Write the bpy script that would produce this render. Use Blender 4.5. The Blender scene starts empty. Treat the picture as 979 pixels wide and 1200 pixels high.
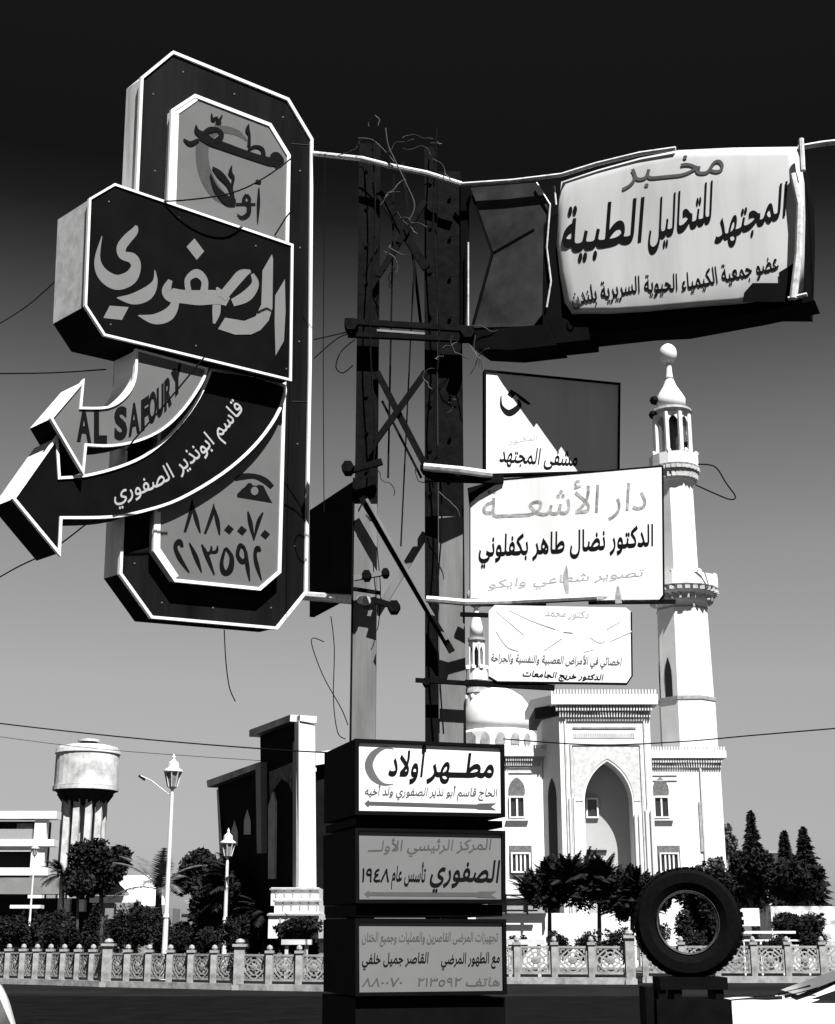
import bpy, bmesh, math, random, unicodedata
from mathutils import Vector, Matrix
from mathutils.geometry import tessellate_polygon, delaunay_2d_cdt
random.seed(7)
sc = bpy.context.scene
col = sc.collection
# ------------------------------------------------------------------ camera
F = 50 / 36 * 1200.0
PITCH = math.radians(16.57)
EYE = 1.6
cd = bpy.data.cameras.new('camera'); cam = bpy.data.objects.new('camera', cd); col.objects.link(cam)
cd.sensor_fit = 'VERTICAL'; cd.sensor_height = 36; cd.lens = 50; cd.clip_start = .1; cd.clip_end = 9000
cam.location = (0, 0, EYE); cam.rotation_euler = (math.pi / 2 + PITCH, 0, 0)
sc.camera = cam
# ------------------------------------------------------------------ light
SUN_EL, SUN_AZ = math.radians(57), math.radians(26)     # azimuth: to the right of straight behind the camera
sdir = Vector((math.sin(SUN_AZ) * math.cos(SUN_EL), -math.cos(SUN_AZ) * math.cos(SUN_EL), math.sin(SUN_EL)))
ld = bpy.data.lights.new('sun', 'SUN'); sun = bpy.data.objects.new('sun', ld); col.objects.link(sun)
ld.energy = 5.0; ld.angle = math.radians(.5); ld.color = (1, .995, .985)
sun.rotation_euler = sdir.to_track_quat('Z', 'Y').to_euler(); sun.location = (4, -6, 20)
w = bpy.data.worlds.new('World'); sc.world = w; w.use_nodes = True
nt = w.node_tree; nt.nodes.clear()
def N(nt, t, **k):
    n = nt.nodes.new(t)
    for a, b in k.items(): setattr(n, a, b)
    return n
sky = N(nt, 'ShaderNodeTexSky', sky_type='NISHITA', sun_disc=False, sun_elevation=SUN_EL, sun_rotation=math.pi - SUN_AZ)
bwn = N(nt, 'ShaderNodeRGBToBW'); tc = N(nt, 'ShaderNodeTexCoord'); sep = N(nt, 'ShaderNodeSeparateXYZ')
ramp = N(nt, 'ShaderNodeValToRGB'); mul = N(nt, 'ShaderNodeMath', operation='MULTIPLY')
bg = N(nt, 'ShaderNodeBackground'); out = N(nt, 'ShaderNodeOutputWorld')
bg.inputs[1].default_value = .1
L = nt.links.new
L(sky.outputs[0], bwn.inputs[0]); L(tc.outputs['Generated'], sep.inputs[0]); L(sep.outputs[2], ramp.inputs[0])
L(bwn.outputs[0], mul.inputs[0]); L(ramp.outputs[0], mul.inputs[1]); L(mul.outputs[0], bg.inputs[0]); L(bg.outputs[0], out.inputs[0])
# a deep red filter on the camera: the sky drops from pale at the horizon to near black overhead, all the way round
SKYR = [(a, b * .575) for a, b in [(0.0, .45), (.09, .49), (.17, .59), (.256, .57), (.342, .39), (.39, .245), (.44, .107), (.471, .042), (.50, .024), (.577, .032), (1.0, .03)]]
els = ramp.color_ramp.elements
els[0].position, els[0].color = SKYR[0][0], (SKYR[0][1],) * 3 + (1,)
els[1].position, els[1].color = 1.0, (SKYR[-1][1],) * 3 + (1,)
for p, v in SKYR[1:-1]:
    e = els.new(p); e.color = (v, v, v, 1)
sc.view_settings.view_transform = 'Standard'; sc.view_settings.look = 'None'; sc.view_settings.gamma = 1
sc.view_settings.exposure = 1.6
# ------------------------------------------------------------------ pixel rays (photograph 979 x 1200) to places in the world
sp, cp = math.sin(PITCH), math.cos(PITCH)
CAM = Vector((0, 0, EYE))
def ray(px, py):
    R, U = (px - 489.5) / F, (600 - py) / F
    return Vector((R, cp - U * sp, sp + U * cp))
def W(px, py, Y):
    d = ray(px, py); return CAM + d * (Y / d.y)
def hz(py, Y): return W(489, py, Y).z
def xx(px, py, Y): return W(px, py, Y).x
class Plane:
    def __init__(s, p, n): s.p = p; s.n = n.normalized() * (1 if n.dot(CAM - p) > 0 else -1)
    def hit(s, px, py, off=0):
        d = ray(px, py); q = s.p + s.n * off
        return CAM + d * ((q - CAM).dot(s.n) / d.dot(s.n))
def vplane(px, py, Y, az):
    a = math.radians(az); return Plane(W(px, py, Y), Vector((math.cos(a), -math.sin(a), 0)))
# ------------------------------------------------------------------ materials (black-and-white photograph: every colour is a grey)
MATS = {}
def mat(name, v, rough=.6, var=.12, scale=6., metal=0., bump=0., spec=.3, dark=None, streak=0.):
    if name in MATS: return MATS[name]
    v *= .62; dark = None if dark is None else dark * .62
    m = bpy.data.materials.new(name); m.use_nodes = True; t = m.node_tree; b = t.nodes['Principled BSDF']
    b.inputs['Roughness'].default_value = rough; b.inputs['Metallic'].default_value = metal; b.inputs['Specular IOR Level'].default_value = spec
    g = N(t, 'ShaderNodeTexCoord'); mp = N(t, 'ShaderNodeMapping')
    mp.inputs['Scale'].default_value = (1, 1, .12 if streak else 1)
    nz = N(t, 'ShaderNodeTexNoise'); nz.inputs['Scale'].default_value = scale; nz.inputs['Detail'].default_value = 6; nz.inputs['Roughness'].default_value = .65
    cr = N(t, 'ShaderNodeValToRGB'); lo, hi = (dark if dark is not None else v * (1 - var)), min(.9, v * (1 + var))
    cr.color_ramp.elements[0].position = .32; cr.color_ramp.elements[1].position = .62
    cr.color_ramp.elements[0].color = (lo, lo, lo, 1); cr.color_ramp.elements[1].color = (hi, hi, hi, 1)
    t.links.new(g.outputs['Object'], mp.inputs[0]); t.links.new(mp.outputs[0], nz.inputs['Vector']); t.links.new(nz.outputs[0], cr.inputs[0]); t.links.new(cr.outputs[0], b.inputs['Base Color'])
    if bump:
        bp = N(t, 'ShaderNodeBump'); bp.inputs['Strength'].default_value = bump; bp.inputs['Distance'].default_value = .02
        t.links.new(nz.outputs[0], bp.inputs['Height']); t.links.new(bp.outputs[0], b.inputs['Normal'])
    MATS[name] = m; return m
BLACK = mat('black_paint_and_shade', .0034, .75, .3, 5, spec=.03)
WHITE = mat('white_enamel', .82, .5, .06, 3, dark=.66, streak=1)
TRIM = mat('white_trim', .84, .5, .04, 9)
SIDE = mat('pale_side_panel', .75, .5, .15, 5, dark=.3, streak=1)
SIDE2 = mat('grey_side_panel', .72, .5, .12, 14, dark=.55)
GREY = mat('grey_sign_face', .135, .5, .05, 5)
GREY2 = mat('grey_lower_face', .165, .5, .04, 5)
GREYTXT = mat('grey_lettering', .19, .5, .05, 5)
MIDTXT = mat('faded_grey_lettering', .09, .6, .2, 20)
PALETXT = mat('bleached_lettering', .42, .6, .35, 60, dark=.2)
INK = mat('black_lettering', .006, .7, .2, 8, spec=.03)
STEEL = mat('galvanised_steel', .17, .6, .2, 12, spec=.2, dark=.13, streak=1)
DSTEEL = mat('dark_steel', .0042, .85, .5, 18, bump=.3, spec=.04)
PIPE = mat('pale_pipe', .6, .45, .3, 25)
CABLE = mat('cable_rubber', .006, .8, .2, 5, spec=.03)
LABF = mat('lab_sign_acrylic', .55, .4, .08, 2.5, dark=.42, streak=1)
DARKAC = mat('dark_acrylic', .036, .5, .4, 2.5, dark=.012, spec=.08)
STONE = mat('white_limestone', .8, .8, .04, .6, dark=.68)
STONE2 = mat('cut_limestone_relief', .6, .8, .1, 1.5, dark=.42)
SHADEST = mat('pitted_ornament', .3, .8, .3, 3)
WGLASS = mat('window_glass_dark', .03, .2, .3, 3, spec=.4)
LOUV = mat('window_lattice', .12, .7, .4, 6)
DWALL = mat('wall_shade_dark', .008, .9, .4, 1.5, spec=.03)  # near-black colour stands in for shade on the portal building's walls
DCARVE = mat('portal_carving', .16, .8, .6, 3, spec=.05)
CONC = mat('weathered_concrete', .58, .85, .2, .5, dark=.3, bump=.2)
CONCD = mat('dark_concrete_and_shade', .008, .85, .3, .8)  # near black; also painted where shade lies under cornices
FENCE = mat('cast_concrete_fence', .3, .85, .35, 3, dark=.17, bump=.2)
FENCED = mat('weathered_fence_panel', .26, .85, .4, 9, dark=.1, bump=.2)
LAMPM = mat('lamp_post_paint', .7, .5, .1, 4)
LAMPG = mat('lantern_glass', .25, .25, .3, 8)
LEAF = mat('dark_foliage', .018, .95, .8, 1.2, spec=.02)
LEAF2 = mat('pale_foliage', .10, .9, .5, 2, spec=.05)
BARK = mat('bark', .05, .9, .4, 8)
ASPH = mat('asphalt', .004, .95, .5, 1.4, bump=.3, spec=.02)
KERB = mat('kerb_stone', .01, .9, .4, 2)
PAVE = mat('grey_paving', .09, .9, .2, .3)
EARTH = mat('dark_earth', .01, .95, .5, .2, spec=.02)
RUBBER = mat('tyre_rubber', .003, .85, .4, 20, spec=.04)
RIM = mat('rim_metal', .05, .5, .6, 10)
CARW = mat('white_car_paint', .8, .25, .03, 2, spec=.5)
CARG = mat('car_glass', .015, .08, .2, 2, spec=.6)
CHROME = mat('chrome', .6, .15, .1, 5, metal=1)
PLAST = mat('black_plastic', .007, .7, .2, 5, spec=.05)
ROOFM = mat('grey_roof_sheet', .2, .8, .15, 1)
HAZE = None
# ------------------------------------------------------------------ object helpers
def tag(o, label=None, cat=None, group=None, kind=None):
    if label: o['label'] = label
    if cat: o['category'] = cat
    if group: o['group'] = group
    if kind: o['kind'] = kind
    return o
def thing(name, label, cat, loc=(0, 0, 0), group=None):
    o = bpy.data.objects.new(name, None); col.objects.link(o); o.location = loc; o.empty_display_size = .2
    return tag(o, label, cat, group)
def put(name, bm, m, parent=None, smooth=False, recalc=True):
    if recalc: bmesh.ops.recalc_face_normals(bm, faces=bm.faces)
    me = bpy.data.meshes.new(name); bm.to_mesh(me); bm.free()
    for x in (m if isinstance(m, (list, tuple)) else [m]): me.materials.append(x)
    if smooth:
        for p in me.polygons: p.use_smooth = True
    o = bpy.data.objects.new(name, me); col.objects.link(o)
    if parent:
        o.parent = parent
        loc = Vector(parent.location) + (Vector(parent.parent.location) if parent.parent else Vector())
        me.transform(Matrix.Translation(-loc))
    return o
def rebase(o, p):
    """give a one-mesh thing its own base point"""
    o.data.transform(Matrix.Translation(-Vector(p))); o.location = p; return o
def box(bm, x0, x1, y0, y1, z0, z1, mi=0):
    v = [bm.verts.new((x, y, z)) for x in (x0, x1) for y in (y0, y1) for z in (z0, z1)]
    for f in ((0, 1, 3, 2), (4, 6, 7, 5), (0, 4, 5, 1), (2, 3, 7, 6), (0, 2, 6, 4), (1, 5, 7, 3)):
        bm.faces.new([v[i] for i in f]).material_index = mi
def quadbox(bm, a, b, w, h, up=Vector((0, 0, 1)), mi=0):
    a, b = Vector(a), Vector(b); d = (b - a).normalized(); s = d.cross(up)
    if s.length < 1e-3: s = d.cross(Vector((0, 1, 0)))
    s.normalize(); u = s.cross(d).normalized()
    v = [bm.verts.new(p + s * i * w / 2 + u * j * h / 2) for p in (a, b) for i, j in ((-1, -1), (1, -1), (1, 1), (-1, 1))]
    for f in ((0, 1, 2, 3), (7, 6, 5, 4), (0, 4, 5, 1), (1, 5, 6, 2), (2, 6, 7, 3), (3, 7, 4, 0)):
        bm.faces.new([v[i] for i in f]).material_index = mi
def tube(bm, pts, r, n=8, r2=None):
    pts = [Vector(p) for p in pts]; rings = []
    for i, p in enumerate(pts):
        d = (pts[min(i + 1, len(pts) - 1)] - pts[max(i - 1, 0)]).normalized()
        a = d.cross(Vector((0, 0, 1)) if abs(d.z) < .9 else Vector((1, 0, 0))).normalized(); b = d.cross(a)
        rr = r if r2 is None else r + (r2 - r) * i / (len(pts) - 1)
        rings.append([bm.verts.new(p + a * rr * math.cos(k * 2 * math.pi / n) + b * rr * math.sin(k * 2 * math.pi / n)) for k in range(n)])
    for A, B in zip(rings, rings[1:]):
        for k in range(n): bm.faces.new((A[k], A[(k + 1) % n], B[(k + 1) % n], B[k]))
    bm.faces.new(rings[0]); bm.faces.new(rings[-1][::-1])
def lathe(bm, prof, c, n=16, rot=0., axis='z'):
    """prof: (r, z) from bottom to top"""
    rings = []
    for r, z in prof:
        ring = []
        for k in range(n):
            a = rot + 2 * math.pi * k / n
            q = (r * math.cos(a), r * math.sin(a), z) if axis == 'z' else (r * math.cos(a), z, r * math.sin(a))
            ring.append(bm.verts.new((c[0] + q[0], c[1] + q[1], c[2] + q[2])))
        rings.append(ring)
    for A, B in zip(rings, rings[1:]):
        for k in range(n): bm.faces.new((A[k], A[(k + 1) % n], B[(k + 1) % n], B[k]))
    if prof[0][0] > 1e-4: bm.faces.new(rings[0])
    if prof[-1][0] > 1e-4: bm.faces.new(rings[-1])
    bmesh.ops.remove_doubles(bm, verts=bm.verts, dist=1e-5)
def spline(pts, k=5, closed=False):
    """Catmull-Rom through tuples of any length"""
    n = len(pts); o = []
    if n < 3: return list(pts)
    for i in range(n if closed else n - 1):
        if closed: a, b, c, d = pts[(i - 1) % n], pts[i], pts[(i + 1) % n], pts[(i + 2) % n]
        else: a, b, c, d = pts[max(i - 1, 0)], pts[i], pts[i + 1], pts[min(i + 2, n - 1)]
        for j in range(k):
            t = j / k
            o.append(tuple(.5 * (2 * b[m] + (c[m] - a[m]) * t + (2 * a[m] - 5 * b[m] + 4 * c[m] - d[m]) * t * t + (3 * b[m] - a[m] - 3 * c[m] + d[m]) * t ** 3) for m in range(len(b))))
    if not closed: o.append(tuple(pts[-1]))
    return o
def fill(bm, loops, fn, mi=0, flip=False):
    """fill a pixel polygon (with holes) and place it with fn"""
    L3 = [[Vector((p[0], p[1], 0)) for p in lp] for lp in loops]
    vs = [bm.verts.new(fn(p[0], p[1])) for lp in loops for p in lp]
    for t in tessellate_polygon(L3):
        if len(set(t)) == 3:
            try: bm.faces.new([vs[i] for i in t]).material_index = mi
            except ValueError: pass
    return vs
def slab(bm, poly, pl, front, back, mf=0, ms=0, mb=None, anchor=None):
    """pixel outline on a plane given real thickness along the plane's normal"""
    d = pl.n * (front - back); n = len(poly)
    at = (lambda x, y: pl.hit(x, y, front)) if anchor is None else (lambda x, y: pl.hit(x, y, anchor) + pl.n * (front - anchor))
    a = fill(bm, [poly], at, mf)
    b = fill(bm, [poly], lambda x, y: at(x, y) - d, ms)
    cw = sum(poly[i][0] * poly[(i + 1) % n][1] - poly[(i + 1) % n][0] * poly[i][1] for i in range(n)) > 0
    for i in range(n):
        dx = poly[(i + 1) % n][0] - poly[i][0]; dy = poly[(i + 1) % n][1] - poly[i][1]; l = math.hypot(dx, dy) or 1
        bm.faces.new((a[i], a[(i + 1) % n], b[(i + 1) % n], b[i])).material_index = mb if mb is not None and (-dx if cw else dx) / l > .3 else ms  # downward-facing sides get the dark material, shade put into the colour
def ribbon2(path, closed=False):
    n = len(path); A, B = [], []
    for i, (x, y, w_) in enumerate(path):
        p = path[(i - 1) % n] if closed else path[max(i - 1, 0)]; q = path[(i + 1) % n] if closed else path[min(i + 1, n - 1)]
        dx, dy = q[0] - p[0], q[1] - p[1]; l = math.hypot(dx, dy) or 1
        A.append((x - dy / l * w_ / 2, y + dx / l * w_ / 2)); B.append((x + dy / l * w_ / 2, y - dx / l * w_ / 2))
    return A, B
def strip(bm, path, pl, front, back=None, closed=False, mi=0):
    A, B = ribbon2(path, closed); n = len(path)
    a = [bm.verts.new(pl.hit(*p, front)) for p in A]; b = [bm.verts.new(pl.hit(*p, front)) for p in B]
    R = range(n if closed else n - 1)
    for i in R: bm.faces.new((a[i], a[(i + 1) % n], b[(i + 1) % n], b[i])).material_index = mi
    if back is not None:
        d = pl.n * (front - back)
        a2 = [bm.verts.new(v.co - d) for v in a]; b2 = [bm.verts.new(v.co - d) for v in b]
        for i in R:
            j = (i + 1) % n
            bm.faces.new((a[i], a2[i], a2[j], a[j])); bm.faces.new((b[i], b[j], b2[j], b2[i]))
        if not closed:
            bm.faces.new((a[0], b[0], b2[0], a2[0])); bm.faces.new((a[-1], a2[-1], b2[-1], b[-1]))
def edge_line(bm, pts, w_, pl, front, back, closed=False):
    """mitred line of constant pixel width"""
    n = len(pts); path_a, path_b = [], []
    for i in range(n):
        p, c, q = pts[(i - 1) % n], pts[i], pts[(i + 1) % n]
        if not closed and i == 0: p = (2 * c[0] - q[0], 2 * c[1] - q[1])
        if not closed and i == n - 1: q = (2 * c[0] - p[0], 2 * c[1] - p[1])
        a = Vector((c[0] - p[0], c[1] - p[1])).normalized(); b = Vector((q[0] - c[0], q[1] - c[1])).normalized()
        na, nb = Vector((-a.y, a.x)), Vector((-b.y, b.x)); m = (na + nb).normalized(); s = w_ / 2 / max(.35, m.dot(na))
        path_a.append((c[0] + m.x * s, c[1] + m.y * s)); path_b.append((c[0] - m.x * s, c[1] - m.y * s))
    a = [bm.verts.new(pl.hit(*p, front)) for p in path_a]; b = [bm.verts.new(pl.hit(*p, front)) for p in path_b]
    d = pl.n * (front - back)
    a2 = [bm.verts.new(v.co - d) for v in a]; b2 = [bm.verts.new(v.co - d) for v in b]
    for i in range(n if closed else n - 1):
        j = (i + 1) % n
        bm.faces.new((a[i], a[j], b[j], b[i])); bm.faces.new((a[i], a2[i], a2[j], a[j])); bm.faces.new((b[i], b[j], b2[j], b2[i])); bm.faces.new((a2[i], b2[i], b2[j], a2[j]))
    if not closed:
        bm.faces.new((a[0], b[0], b2[0], a2[0])); bm.faces.new((a[-1], a2[-1], b2[-1], b[-1]))
# ------------------------------------------------------------------ lettering
FORMS = {}
for cpt in list(range(0xFE70, 0xFEFF)) + list(range(0xFB50, 0xFBFF)):
    d_ = unicodedata.decomposition(chr(cpt)).split()
    if len(d_) >= 2 and d_[0] in ('<isolated>', '<initial>', '<medial>', '<final>'):
        FORMS.setdefault(''.join(chr(int(x, 16)) for x in d_[1:]), {})[d_[0][1:-1]] = chr(cpt)
DIG = '٠١٢٣٤٥٦٧٨٩'
def shape_ar(s):
    s2 = []; i = 0
    while i < len(s):
        if s[i] == 'ل' and s[i:i + 2] in FORMS and i + 1 < len(s): s2.append(s[i:i + 2]); i += 2
        else: s2.append(s[i]); i += 1
    jn = lambda c: c == 'ـ' or (c in FORMS and 'initial' in FORMS[c])
    jp = lambda c: c == 'ـ' or (c in FORMS and 'final' in FORMS[c])
    o = []
    for k, c in enumerate(s2):
        p = k > 0 and jn(s2[k - 1]) and jp(c); n = k + 1 < len(s2) and jn(c) and jp(s2[k + 1])
        o.append(FORMS[c].get('medial' if p and n else 'final' if p else 'initial' if n else 'isolated', c) if c in FORMS else c)
    r, run = [], ''
    for c in o:
        if c in DIG: run += c
        else:
            if run: r.append(run); run = ''
            r.append(c)
    if run: r.append(run)
    return ''.join(reversed(r))
def contours(s, res=4):
    c = bpy.data.curves.new('t', 'FONT'); c.body = s; c.size = 1; c.resolution_u = res
    o = bpy.data.objects.new('t', c); col.objects.link(o)
    dg = bpy.context.evaluated_depsgraph_get(); dg.update()
    cu = o.evaluated_get(dg).to_curve(dg); res_ = []
    for s_ in cu.splines:
        bp = s_.bezier_points; n = len(bp); pts = []
        for i in range(n):
            a, b = bp[i], bp[(i + 1) % n]
            st = 1 if (a.handle_right - a.co).length < 1e-5 and (b.handle_left - b.co).length < 1e-5 else res
            for j in range(st):
                t = j / st; q = a.co * (1 - t) ** 3 + a.handle_right * 3 * t * (1 - t) ** 2 + b.handle_left * 3 * t * t * (1 - t) + b.co * t ** 3
                pts.append((q.x, q.y))
        if len(pts) >= 3: res_.append(pts)
    o.to_curve_clear() if False else None
    bpy.data.objects.remove(o); bpy.data.curves.remove(c)
    return res_
def area(p): return sum(p[i][0] * p[(i + 1) % len(p)][1] - p[(i + 1) % len(p)][0] * p[i][1] for i in range(len(p))) / 2
def inside(q, p):
    r = False; j = len(p) - 1
    for i in range(len(p)):
        if (p[i][1] > q[1]) != (p[j][1] > q[1]) and q[0] < (p[j][0] - p[i][0]) * (q[1] - p[i][1]) / (p[j][1] - p[i][1]) + p[i][0]: r = not r
        j = i
    return r
def fatten(p, d, pen=(1, 1)):
    n = len(p); o = []
    for i in range(n):
        a, b, c = p[i - 1], p[i], p[(i + 1) % n]
        n1 = Vector((b[1] - a[1], a[0] - b[0])); n2 = Vector((c[1] - b[1], b[0] - c[0]))
        if n1.length > 1e-6: n1.normalize()
        if n2.length > 1e-6: n2.normalize()
        m = n1 + n2
        if m.length < 1e-3: o.append(b); continue
        m.normalize(); k = d / max(.5, m.dot(n1) if n1.length else 1)
        o.append((b[0] + m.x * k * pen[0], b[1] + m.y * k * pen[1]))
    return o
def clean(p):
    o = []
    for q in p:
        if not o or math.hypot(q[0] - o[-1][0], q[1] - o[-1][1]) > 2e-3: o.append(q)
    return o
def wind(q, p):
    w_ = 0; x0, y0 = p[-1]
    for x1, y1 in p:
        if y0 <= q[1]:
            if y1 > q[1] and (x1 - x0) * (q[1] - y0) - (q[0] - x0) * (y1 - y0) > 0: w_ += 1
        elif y1 <= q[1] and (x1 - x0) * (q[1] - y0) - (q[0] - x0) * (y1 - y0) < 0: w_ -= 1
        x0, y0 = x1, y1
    return w_
def lettering(name, s, pl, off, base, h, m, parent, bold=.0, latin=False, up='n', label=None):
    """print text on a sign: base = pixel polyline of the baseline from left to right, h = pixel height of one em"""
    cs = contours(s if latin else shape_ar(s))
    sgn = 1 if area(max(cs, key=lambda p: abs(area(p)))) > 0 else -1
    if sgn < 0: cs = [p[::-1] for p in cs]
    pen = (1, 1) if latin else (.35, .95)      # a broad reed pen: heavy along the line, thin up and down
    cs = [fatten(clean(p), bold if area(p) > 0 else bold * .6, pen) for p in cs]
    if not latin: cs = [[(x + .16 * y, y) for x, y in p] for p in cs]
    outer = cs
    x0 = min(q[0] for p in outer for q in p); x1 = max(q[0] for p in outer for q in p)
    seg = [0]
    for a, b in zip(base, base[1:]): seg.append(seg[-1] + math.hypot(b[0] - a[0], b[1] - a[1]))
    def mp(u, v):
        t = (u - x0) / (x1 - x0) * seg[-1]; i = 0
        while i < len(seg) - 2 and t > seg[i + 1]: i += 1
        f = (t - seg[i]) / (seg[i + 1] - seg[i]); a, b = base[i], base[i + 1]
        def dirn(k):
            k = max(0, min(k, len(base) - 2)); dx, dy = base[k + 1][0] - base[k][0], base[k + 1][1] - base[k][1]; l = math.hypot(dx, dy); return (dx / l, dy / l)
        d0, d1 = dirn(i if f > .5 else i - 1), dirn(i + 1 if f > .5 else i); g = f - .5 if f > .5 else f + .5
        dx, dy = d0[0] * (1 - g) + d1[0] * g, d0[1] * (1 - g) + d1[1] * g
        ux, uy = (dy, -dx) if up == 'n' else (0, -1)
        return a[0] + (b[0] - a[0]) * f + ux * v * h, a[1] + (b[1] - a[1]) * f + uy * v * h
    cs = [clean(p) for p in cs]; cs = [p for p in cs if len(p) > 2]
    V, E_, boxes = [], [], []
    for p in cs:
        b0 = len(V); V += [Vector(q) for q in p]; E_ += [(b0 + i, b0 + (i + 1) % len(p)) for i in range(len(p))]
        boxes.append((min(q[0] for q in p), min(q[1] for q in p), max(q[0] for q in p), max(q[1] for q in p), p))
    vo, eo_, fo, _, _, _ = delaunay_2d_cdt(V, E_, [], 0, 1e-6)
    bm = bmesh.new(); vs = [bm.verts.new(pl.hit(*mp(v.x, v.y), off)) for v in vo]
    for f in fo:
        cx = sum(vo[i].x for i in f) / len(f); cy = sum(vo[i].y for i in f) / len(f)
        if sum(wind((cx, cy), b[4]) for b in boxes if b[0] < cx < b[2] and b[1] < cy < b[3]) > 0: bm.faces.new([vs[i] for i in f])
    bmesh.ops.delete(bm, geom=[v for v in bm.verts if not v.link_faces], context='VERTS')
    o = put(name, bm, m, parent)
    if label: o['label'] = label
    return o
def strokes(name, items, tf, pl, off, m, parent, k=5, label=None):
    """brush strokes: lists of (x, y, width) in crop units; polygons are ('p', [(x, y)...]); dots ('d', x, y, r)"""
    bm = bmesh.new(); ox, oy, s = tf
    for i, it in enumerate(items):
        o2 = off + (i % 12) * .0002
        if it[0] == 'p': fill(bm, [[(ox + x * s, oy + y * s) for x, y in it[1]]], lambda x, y: pl.hit(x, y, o2))
        elif it[0] == 'd':
            _, x, y, r = it; fill(bm, [[(ox + (x + r * dx) * s, oy + (y + r * dy) * s) for dx, dy in ((-1, .1), (-.1, -1), (1, -.1), (.1, 1))]], lambda x, y: pl.hit(x, y, o2))
        else: strip(bm, [(ox + x * s, oy + y * s, max(.25, w_ * s)) for x, y, w_ in spline(it, k)], pl, o2)
    o = put(name, bm, m, parent)
    if label: o['label'] = label
    return o
# ================================================================== SETTING
def sheet(name, x0, x1, y0, y1, z, m, nx=1, ny=1):
    bm = bmesh.new(); vs = [[bm.verts.new((x0 + (x1 - x0) * i / nx, y0 + (y1 - y0) * j / ny, z)) for j in range(ny + 1)] for i in range(nx + 1)]
    for i in range(nx):
        for j in range(ny): bm.faces.new((vs[i][j], vs[i + 1][j], vs[i + 1][j + 1], vs[i][j + 1]))
    return tag(put(name, bm, m), kind='structure')
sheet('ground', -4000, 4000, -200, 6000, 0, EARTH)
sheet('road', -400, 400, 10, 41, .004, ASPH)
sheet('pavement', -400, 400, -60, 5.5, .12, ASPH)
bm = bmesh.new(); box(bm, -400, 400, 5.5, 5.7, 0, .125); tag(put('kerb', bm, KERB), kind='structure')
sheet('plaza', -200, 200, 66, 140, .006, PAVE)
# ================================================================== TALL SIGN with box and arrows
P0 = W(260, 400, 8.0)
PT = Plane(P0, ray(2198, 932).cross(Vector((0, 0, 1))))
ts = thing('shop_sign', 'tall black sign with white edges and two curved arrows, left of the pole', 'sign', W(250, 730, 8.2))
TALL = [(167, 91), (203.5, 61), (338, 116), (366, 163), (364, 430), (359, 694), (325, 736), (178.5, 723), (142, 672)]
bm = bmesh.new(); slab(bm, TALL, PT, 0, -.17, 0, 1, 2)
put('tall_panel', bm, [mat('weathered_black_sheet', .006, .7, .9, 3.5, spec=.04, dark=.0015, streak=1), SIDE, BLACK], ts)  # undersides of panel, box and arrows coloured black for shade
for (x, y) in ((182, 200), (180, 110), (215, 84), (275, 110), (332, 137), (352, 200), (352, 290), (351, 400), (349, 520), (346, 640), (318, 712), (190, 706), (158, 660), (250, 712)):
    bm = bmesh.new(); slab(bm, [(x - .8, y - .8), (x + .8, y - .8), (x + .8, y + .8), (x - .8, y + .8)], PT, .004, -.001); put('screw', bm, mat('screw_head', .12), ts)
for (a, b) in (((342, 168), (365, 170)), ((343, 470), (362, 471))):
    bm = bmesh.new(); edge_line(bm, [a, b], .7, PT, .003, -.001); put('seam', bm, mat('sheet_seam', .03), ts)
bm = bmesh.new(); edge_line(bm, TALL, 3.2, PT, .012, -.01, True); put('edge_trim', bm, TRIM, ts)
WIN = [(199, 240), (203, 129), (229, 112), (317, 146), (339, 182), (334, 440), (328, 670), (305, 690), (206, 680), (182, 645), (183, 600)]
bm = bmesh.new(); slab(bm, WIN, PT, .06, .001, 0, 1); gw = put('grey_window', bm, [GREY, TRIM], ts)
bm = bmesh.new(); edge_line(bm, WIN, 3.8, PT, .068, .05, True); edge_line(bm, [(203.5, 240), (207, 131.5), (230.5, 115)], 6, PT, .065, .05); edge_line(bm, [(186.5, 600), (186, 643), (208, 676)], 4, PT, .065, .05); put('window_trim', bm, TRIM, ts)
T1 = (180, 100, .17365)
strokes('crescent', [[(640, 380, 8), (560, 318, 42), (440, 300, 55), (345, 370, 85), (330, 500, 85), (370, 640, 90), (450, 750, 80), (560, 812, 26)]], T1, PT, .0612, mat('faded_crescent', .045, .6, .25, 14), gw, 6)
strokes('lettering', [
    [(868, 522, 40), (800, 515, 56), (720, 495, 50), (600, 455, 50), (480, 412, 54), (380, 378, 52), (310, 350, 26)],
    [(795, 480, 30), (830, 470, 44), (858, 515, 50), (820, 545, 40)],
    [(640, 432, 20), (690, 412, 20), (735, 430, 26), (745, 485, 30)],
    [(645, 260, 5), (636, 300, 30), (648, 340, 18), (645, 410, 24)],
    [(288, 265, 6), (296, 310, 36), (350, 345, 46), (400, 385, 40)], [(203, 360, 8), (250, 392, 32), (305, 368, 26)],
    [(392, 188, 6), (402, 232, 22), (428, 214, 12), (436, 245, 20), (466, 200, 8)], [(415, 255, 8), (460, 250, 14)],
    [(330, 330, 20), (380, 300, 40), (440, 300, 24), (460, 340, 34), (420, 380, 40)],
    [(400, 552, 12), (450, 600, 44), (510, 672, 30), (535, 740, 26)], [(530, 540, 5), (520, 590, 28), (540, 625, 20), (528, 700, 20), (545, 800, 30)],
    [(385, 600, 10), (425, 700, 34), (500, 775, 60), (555, 790, 40)],
    [(628, 735, 20), (608, 775, 22), (632, 800, 26), (650, 770, 22), (632, 735, 16)], [(645, 790, 26), (642, 862, 32), (600, 892, 24), (565, 868, 5)], [(560, 800, 14), (690, 800, 12)],
    [(712, 690, 8), (710, 800, 22), (704, 932, 5)], [(690, 645, 24), (728, 655, 16)]], T1, PT, .0652, INK, gw)
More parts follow.
